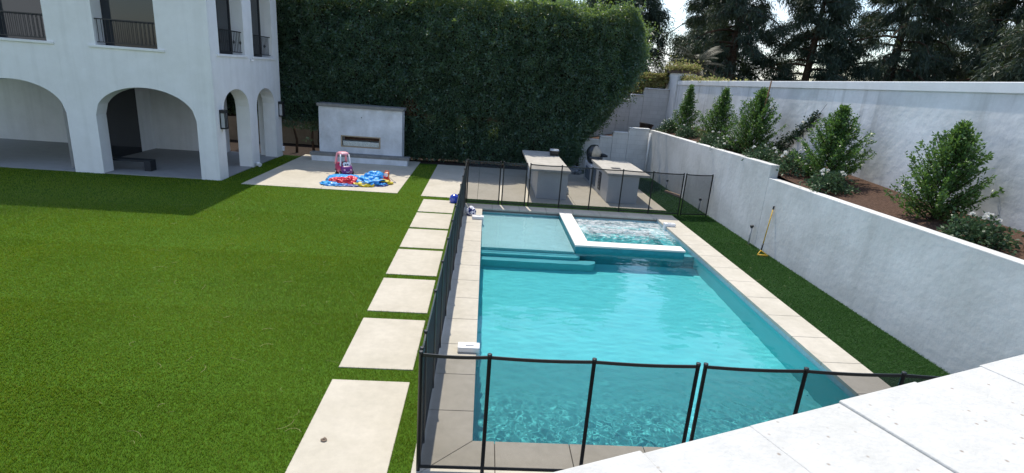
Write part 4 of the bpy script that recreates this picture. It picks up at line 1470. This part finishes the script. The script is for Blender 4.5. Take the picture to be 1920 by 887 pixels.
def rose(x, y, rad, hgt, label, seed, flowers=8):
    x *= U
    y *= U
    z0 = float(bed_z(x, y)) - .02
    r = np.random.default_rng(seed)
    root = empty('rose_bush', (x, y, z0), label, 'rose bush', 'low rose bushes in the planting bed')
    rad, hgt = rad * 1.28, hgt * 1.25
    m = int(1000 * (rad / .4) ** 2)
    u = unit(r.normal(size=(m, 3)))
    u[:, 2] = np.abs(u[:, 2])
    rr_ = r.uniform(.45, 1.08, m)[:, None] * (1 + .22 * np.sin(u[:, :1] * 7 + seed) * np.cos(u[:, 1:2] * 6))
    P = u * rr_ * np.array([[rad, rad, hgt]]) + np.array([[0, 0, .04]])
    fv, fq = leaves(P, u + r.normal(size=(m, 3)) * .8, r.uniform(.05, .09, m), r.uniform(.035, .05, m), r, .1)
    stm = MB()
    for k in range(9):
        a = k * 2.4
        stm.tube([(0, 0, 0), (.4 * rad * math.cos(a), .4 * rad * math.sin(a), .55 * hgt), (.8 * rad * math.cos(a), .8 * rad * math.sin(a), .85 * hgt)], [.012, .009, .004], 5, False)
    stm.build('stems', TWIG, root, world=False)
    foliage('foliage', fv, fq, ROSE, root)
    if flowers:
        pv, pq = [], []
        k0 = 0
        for k in range(flowers):
            a = r.uniform(0, 6.28)
            t_ = r.uniform(.1, 1)
            c_ = np.array([rad * t_ * math.cos(a), rad * t_ * math.sin(a), hgt * math.sqrt(max(.05, 1.15 - t_ * t_)) + .06])
            D = unit(r.normal(size=(14, 3))) + np.array([[0, 0, .8]])
            v1, q1 = leaves(np.repeat(c_[None], 14, 0), D, .055, .05, r)
            pv.append(v1)
            pq.append(q1 + k0)
            k0 += len(v1)
        foliage('blossoms', np.concatenate(pv), np.concatenate(pq), PET, root)
    return root


RL = [('pale low rose bush beside the black pot', 2.02, 6.0, .34, .38, 4), ('rose bush between the slim shrub and the leaning shrub, hugging the wall top', 2.03, 5.45, .36, .36, 3),
      ('rose bush at the foot of the leaning conical shrub', 2.02, 4.78, .36, .34, 3), ('rose bush with several white blooms below the widest shrub', 2.01, 4.42, .38, .34, 9),
      ('round rose bush just above the step in the retaining wall', 2.02, 3.86, .38, .32, 5), ('white flowering rose bush left of the shrub behind the lower wall', 2.06, 3.50, .42, .40, 12),
      ('rose bush spilling toward the lower wall top, near end', 2.02, 3.05, .36, .32, 8), ('rose bush between the last two conical shrubs', 2.05, 2.08, .38, .34, 7)]
for i, (lb, x_, y_, ra, hg, fl) in enumerate(RL):
    rose(x_, y_, ra, hg, lb, 200 + i, fl)

# black pot on the terrace
pot = empty('plant_pot', (1.87 * U, 6.42 * U, .42 * U), 'black nursery pot tipped behind the corner of the stepped wall', 'pot')
MB().lathe([(.20, 0), (.30, .44), (.325, .45), (.325, .50), (.29, .50), (.27, .40), (.0, .36)], (0, 0, 0), 22, False).build('tub', mat('black pot plastic', (.015, .016, .018), .5, .4), pot, world=False)
pot.rotation_euler = (RAD(-6), RAD(8), 0)

# creeper climbing the upper wall
cr = empty('wall_creeper', (2.39 * U, 4.3 * U, .5 * U), 'dark creeper climbing in a diagonal across the upper wall', 'creeper')
path = np.array([(4.42, .52), (4.33, .57), (4.22, .64), (4.10, .725), (3.99, .80), (3.90, .875), (3.83, .955)]) * U
st = MB()
st.tube([(2.385 * U - .01, a, b) for a, b in path], [.016, .016, .014, .012, .009, .006, .004], 5, False)
st.tube([(2.385 * U - .01, 4.04 * U, .76 * U), (2.385 * U - .01, 4.03 * U, .68 * U), (2.385 * U - .01, 4.0 * U, .61 * U)], .005, 4, False)
c0 = Vector((2.39 * U, 4.3 * U, .5 * U))
st.build('stem', TWIG, cr)
m = 1500
tt = rng.random(m) ** 1.6 * .85
yy = np.interp(tt, np.linspace(0, 1, 7), path[:, 0])
zz = np.interp(tt, np.linspace(0, 1, 7), path[:, 1])
sp_ = .16 * (1 - tt) ** .6
P = np.stack([2.385 * U - rng.exponential(.05, m), yy + rng.normal(size=m) * sp_, zz + rng.normal(size=m) * sp_], 1)
fv, fq = leaves(P, rng.normal(size=(m, 3)) + np.array([[-.6, 0, -.1]]), rng.uniform(.06, .1, m), rng.uniform(.04, .06, m), rng, .2)
foliage('foliage', fv - np.array(c0)[None], fq, leaf_mat('creeper leaves', [(.015, .035, .018), (.03, .06, .025)], .4, .5, .2), cr)

# vine over the column cap and along the high stepped wall
vn = empty('wall_vine', (2.2 * U, 7.35 * U, .95 * U), 'yellow green vine over the column cap and the wall beside it', 'vine')
c0 = np.array([[2.2 * U, 7.35 * U, .95 * U]])
m = 2600
P1 = np.stack([rng.uniform(2.33, 2.67, m), rng.uniform(7.0, 7.52, m), 1.195 + rng.exponential(.022, m)], 1) * U
m2 = 5200
x = rng.uniform(1.78, 2.42, m2)
top = np.interp(x, [1.78, 1.95, 2.15, 2.34, 2.42], [.98, 1.06, 1.10, 1.16, 1.20]) + .02 * fbm(x * U, x * U * 0, 55, f0=2, f1=9)
low = np.interp(x, [1.78, 1.95, 2.2, 2.42], [.76, .86, .95, 1.05])
kk_ = rng.random(m2) ** .8 + .10 * fbm(x * U, low * U, 57, f0=4, f1=18)
P2 = np.stack([x + rng.normal(size=m2) * .012, 7.36 + .10 * rng.random(m2) + .03 * fbm(x * U, kk_ * 3, 59, f0=2, f1=9), low + (top - low) * kk_], 1) * U
P2 = P2[fbm(P2[:, 0], P2[:, 2], 61, f0=3, f1=10) > -.75]
P = np.concatenate([P1, P2])
fv, fq = leaves(P, rng.normal(size=P.shape) + np.array([[0, -.4, .3]]), rng.uniform(.09, .16, len(P)), rng.uniform(.06, .10, len(P)), rng, .15)
foliage('foliage', fv - c0, fq, leaf_mat('vine leaves', [(.12, .15, .04), (.26, .28, .08), (.40, .38, .15), (.28, .19, .11)], .5, .35, .42), vn)
vs_ = MB()
for k in range(16):
    x = 1.8 + .038 * k
    vs_.tube([(x * U, 7.38 * U, .70 * U), ((x + rr.uniform(-.03, .05)) * U, 7.39 * U, .85 * U), ((x + rr.uniform(-.04, .08)) * U, 7.4 * U, 1.05 * U)], .012, 4, False)
vs_.build('stems', TWIG, vn)
vn2 = empty('wall_vine', (2.45 * U, 6.7 * U, 1.08 * U), 'thin yellowish vine lying on the upper wall beside the column', 'vine')
m = 900
P = np.stack([rng.uniform(2.40, 2.5, m), 7.0 - rng.exponential(.45, m), 1.07 + rng.exponential(.016, m)], 1) * U
P = P[P[:, 1] > 5.2 * U]
fv, fq = leaves(P, rng.normal(size=P.shape) + np.array([[-.3, 0, .5]]), .12, .08, rng)
foliage('foliage', fv - np.array([[2.45 * U, 6.7 * U, 1.08 * U]]), fq, MATS['vine leaves'], vn2)

# --- trees on the slope
NEED = leaf_mat('pine needles', [(.018, .036, .028), (.030, .056, .040), (.045, .075, .046), (.06, .085, .045)], .5, .4, .22, (.07, .10, .03))


def pine_parts(seed, H, trunk_r, spread, first=.12, nl=34, droop=.25, clumps=9, per=46):
    r = np.random.default_rng(seed)
    tb = MB()
    bend = r.uniform(-.4, .4, 2)
    T = [np.array([bend[0] * math.sin(t * 2.2), bend[1] * math.sin(t * 1.7), H * t]) for t in np.linspace(0, 1, 9)]
    tb.tube([tuple(p) for p in T], [trunk_r * (1 - .85 * t) for t in np.linspace(0, 1, 9)], 10)
    lb = MB()
    PP, DD = [], []
    for k in range(nl):
        t = first + (1 - first) * (k + r.random()) / nl
        b0 = np.array([np.interp(t, np.linspace(0, 1, 9), [p[i] for p in T]) for i in range(3)])
        a = k * 2.39996 + r.uniform(-.6, .6)
        L = spread * (1.05 - .75 * t ** 1.4) * r.uniform(.55, 1.15)
        d = np.array([math.cos(a), math.sin(a), 0])
        pts = []
        for s in np.linspace(0, 1, 6):
            pts.append(b0 + d * L * s + np.array([r.normal() * .07 * L * s, r.normal() * .07 * L * s, L * (.22 * s - droop * s * s * 1.6)]))
        lb.tube([tuple(p) for p in pts], [trunk_r * .26 * (1 - .8 * s) * (1 - .6 * t) + .012 for s in np.linspace(0, 1, 6)], 5, False)
        for c in range(clumps):
            s = r.uniform(.22, 1.02)
            i = min(4, int(s * 5))
            p = pts[i] + (pts[i + 1] - pts[i]) * (s * 5 - i)
            sd = np.array([-d[1], d[0], 0]) * r.normal() * .22 * L * (1.1 - .5 * s) + np.array([0, 0, r.normal() * .12])
            tip = p + sd + d * r.uniform(0, .3) - np.array([0, 0, abs(r.normal()) * .18])
            lb.tube([tuple(p), tuple(tip)], [.016, .008], 3, False)
            m = int(per * r.uniform(.6, 1.4))
            q = r.random(m)[:, None]
            PP.append(p + (tip - p) * (.3 + .8 * q) + r.normal(size=(m, 3)) * np.array([[.20, .20, .16]]))
            DD.append(r.normal(size=(m, 3)) * .55 + d[None] * .35 + np.array([[0, 0, -.75 * droop * 3]]))
    P, D = np.concatenate(PP), np.concatenate(DD)
    fv, fq = leaves(P, D, r.uniform(.22, .45, len(P)), r.uniform(.028, .055, len(P)), r, .15)
    return tb.mesh('trunk'), lb.mesh('limbs'), np_mesh('needles', fv, fq)


KITS = [pine_parts(301, 11.5, .36, 4.6, .06, 52, .34, 14, 74), pine_parts(302, 10.0, .28, 3.8, .05, 50, .28, 14, 74), pine_parts(303, 9.0, .24, 3.2, .04, 50, .22, 14, 74)]
for k in KITS:
    k[0].materials.append(BARK)
    k[1].materials.append(BARK)
    k[2].materials.append(NEED)
TG = 'tall pines on the slope behind the upper wall'
TREES = [  # x, y (units), kit, scale, turn, label
    (4.25, 9.9, 0, 1.0, 20, 'large dark pine with a thick leaning trunk, tallest above the middle of the upper wall'),
    (2.5, 10.2, 1, 1.05, 140, 'dense dark pine standing just left of the bright sky gap'),
    (1.95, 9.2, 2, .92, 60, 'dark pine directly behind the right end of the hedge'),
    (5.35, 9.4, 1, 1.0, 250, 'drooping pine right of the thick trunk, against small sky gaps'),
    (6.5, 9.0, 0, .95, 95, 'broad pine farther right behind the wall, hanging low over it'),
    (5.0, 12.6, 2, 1.2, 300, 'distant pine filling the background between the two broad pines'),
    (7.5, 8.0, 1, 1.0, 10, 'pine at the far right behind the nearest shrubs'),
    (6.6, 6.2, 2, 1.05, 200, 'rightmost pine, close behind the upper wall'),
    (8.6, 10.6, 0, 1.0, 155, 'remote pine at the right horizon beyond the other pines'),
    (1.0, 10.5, 1, .95, 33, 'pine peeping over the top of the hedge near its right end'),
]
for (x_, y_, kk, sc, ang, lb) in TREES:
    tt = min(1, max(0, (x_ - .4) / 1.8))
    zz = .92 * U * tt * tt * (3 - 2 * tt) - .35
    root = empty('pine_tree', (x_ * U, y_ * U, zz), lb, 'pine tree', TG, RAD(ang))
    root.scale = (sc, sc, sc)
    for nm, me in zip(('trunk', 'limbs', 'needles'), KITS[kk]):
        link(nm, me, None, root)

# low scrub hiding the foot of the trees
SCR = leaf_mat('scrub leaves', [(.018, .034, .018), (.03, .05, .022), (.055, .075, .03)], .5, .4, .25)
m = 26000
x = rng.uniform(2.7, 10.5, m)
y = rng.uniform(7.9, 9.4, m) - np.clip(x - 4.2, 0, 9) * .75
zt = .95 + (.09 + .06 * fbm(x * U, y * U, 58, f0=.3, f1=2.5)) * rng.random(m)
P = np.stack([x, y, zt], 1) * U
P = P[P[:, 0] > 2.62 * U]
fv, fq = leaves(P, rng.normal(size=P.shape) + np.array([[0, -.3, .5]]), rng.uniform(.15, .3, len(P)), rng.uniform(.06, .12, len(P)), rng, .1)
tag(foliage('hillside_scrub', fv, fq, SCR), 'low dark scrub growing under the pines on the slope', 'scrub', kind='stuff')

# palm with dry fronds in the sky gap
pm = empty('palm_tree', (3.22 * U, 8.7 * U, .90 * U), 'small palm with spiky fronds in the sky gap beside the column', 'palm tree')
tr_ = MB().tube([(0, 0, -.2), (.05, 0, .7), (.0, .02, 1.35)], [.22, .17, .15], 10).build('trunk', BARK, pm, world=False)
fr = MB()
for k in range(34):
    a = k * 2.4
    el = rr.uniform(-.5, 1.25)
    L = rr.uniform(1.3, 2.1)
    prev = None
    pts = []
    for s in range(7):
        u_ = s / 6
        pts.append(Vector((math.cos(a) * L * u_ * math.cos(el * (1 - .3 * u_)), math.sin(a) * L * u_ * math.cos(el), 1.35 + L * u_ * math.sin(el) - .75 * u_ * u_ * L * .55)))
    fr.tube(pts, [.02, .018, .015, .012, .009, .006, .003], 4, False)
    sd = Vector((-math.sin(a), math.cos(a), 0))
    for s in range(1, 22):
        u_ = s / 22
        i = min(5, int(u_ * 6))
        p = pts[i].lerp(pts[i + 1], u_ * 6 - i)
        fwd_ = (pts[i + 1] - pts[i]).normalized()
        for sg in (-1, 1):
            d = (sd * sg + fwd_ * .8 + Vector((0, 0, -.35))).normalized()
            w_ = fwd_ * .022
            q = p + d * (.42 * math.sin(math.pi * min(1, u_ * .9 + .1)) + .08)
            fr.face([p - w_, p + w_, q])
fr.build('fronds', leaf_mat('palm fronds', [(.025, .04, .025), (.05, .06, .035), (.085, .08, .055)], .5, .4, .25), pm, world=False)

pm.scale = (1.05, 1.05, 1.2)
# ------------------------------------------------------------------ balcony parapet in the foreground
PZ = U - .45
A = Vector((.105, .535, 0))
d = Vector((.934, .356, 0)).normalized()
nrm = Vector((d.y, -d.x, 0))
par = empty('balcony_parapet', (A.x, A.y, 0), 'rough pale stone parapet cap cutting across the near right corner', 'parapet')
CAP = mat('pitted pale cap stone', (.56, .555, .53), .9, .2, var=.10, vscale=28, bump=.6, bscale=130, bdist=.003, stain=.08, stscale=9)
# scattered dark pits
n_, l_ = CAP.node_tree.nodes, CAP.node_tree.links
vo = n_.new('ShaderNodeTexVoronoi')
vo.inputs['Scale'].default_value = 38
tcn = n_.new('ShaderNodeTexCoord')
l_.new(tcn.outputs['Object'], vo.inputs['Vector'])
rp = n_.new('ShaderNodeValToRGB')
rp.color_ramp.elements[0].position = .05
rp.color_ramp.elements[0].color = (.50, .40, .33, 1)
rp.color_ramp.elements[1].position = .13
rp.color_ramp.elements[1].color = (1, 1, 1, 1)
l_.new(vo.outputs['Distance'], rp.inputs['Fac'])
mx = n_.new('ShaderNodeMix')
mx.data_type = 'RGBA'
mx.blend_type = 'MULTIPLY'
mx.inputs['Factor'].default_value = .8
src = n_['Principled BSDF'].inputs['Base Color'].links[0].from_socket
l_.new(src, mx.inputs['A'])
l_.new(rp.outputs['Color'], mx.inputs['B'])
l_.new(mx.outputs['Result'], n_['Principled BSDF'].inputs['Base Color'])
# joints measured along the outer edge
J0 = [-1.05, -.70, -.43, -.05, .126, .312, .50, .69, .88, 1.07, 1.26, 1.45, 1.8, 2.4]
for i, (a, b) in enumerate(zip(J0[:-1], J0[1:])):
    m_ = MB()
    dz = (-.002, .0015, 0, .001, -.0015)[i % 5]
    of = (.0, .0012, -.001, .002, -.0012)[i % 5]
    k = [A + d * (a + .00005) - nrm * of, A + d * (b - .00005) - nrm * of, A + d * (b - .00005) + nrm * .40, A + d * (a + .00005) + nrm * .40]
    m_.hexa([(k[3].x, k[3].y, PZ - .06), (k[2].x, k[2].y, PZ - .06), (k[1].x, k[1].y, PZ - .06), (k[0].x, k[0].y, PZ - .06),
             (k[3].x, k[3].y, PZ + dz), (k[2].x, k[2].y, PZ + dz), (k[1].x, k[1].y, PZ + dz), (k[0].x, k[0].y, PZ + dz)])
    m_.build('cap_stone', CAP, par, bevel=.0022, seg=2)
k = [A + d * -1.03 + nrm * .03, A + d * 2.38 + nrm * .03, A + d * 2.38 + nrm * .37, A + d * -1.03 + nrm * .37]
MB().hexa([(k[3].x, k[3].y, -.05), (k[2].x, k[2].y, -.05), (k[1].x, k[1].y, -.05), (k[0].x, k[0].y, -.05),
           (k[3].x, k[3].y, PZ - .0602), (k[2].x, k[2].y, PZ - .0602), (k[1].x, k[1].y, PZ - .0602), (k[0].x, k[0].y, PZ - .0602)]).build('parapet_wall', WHITE, par)
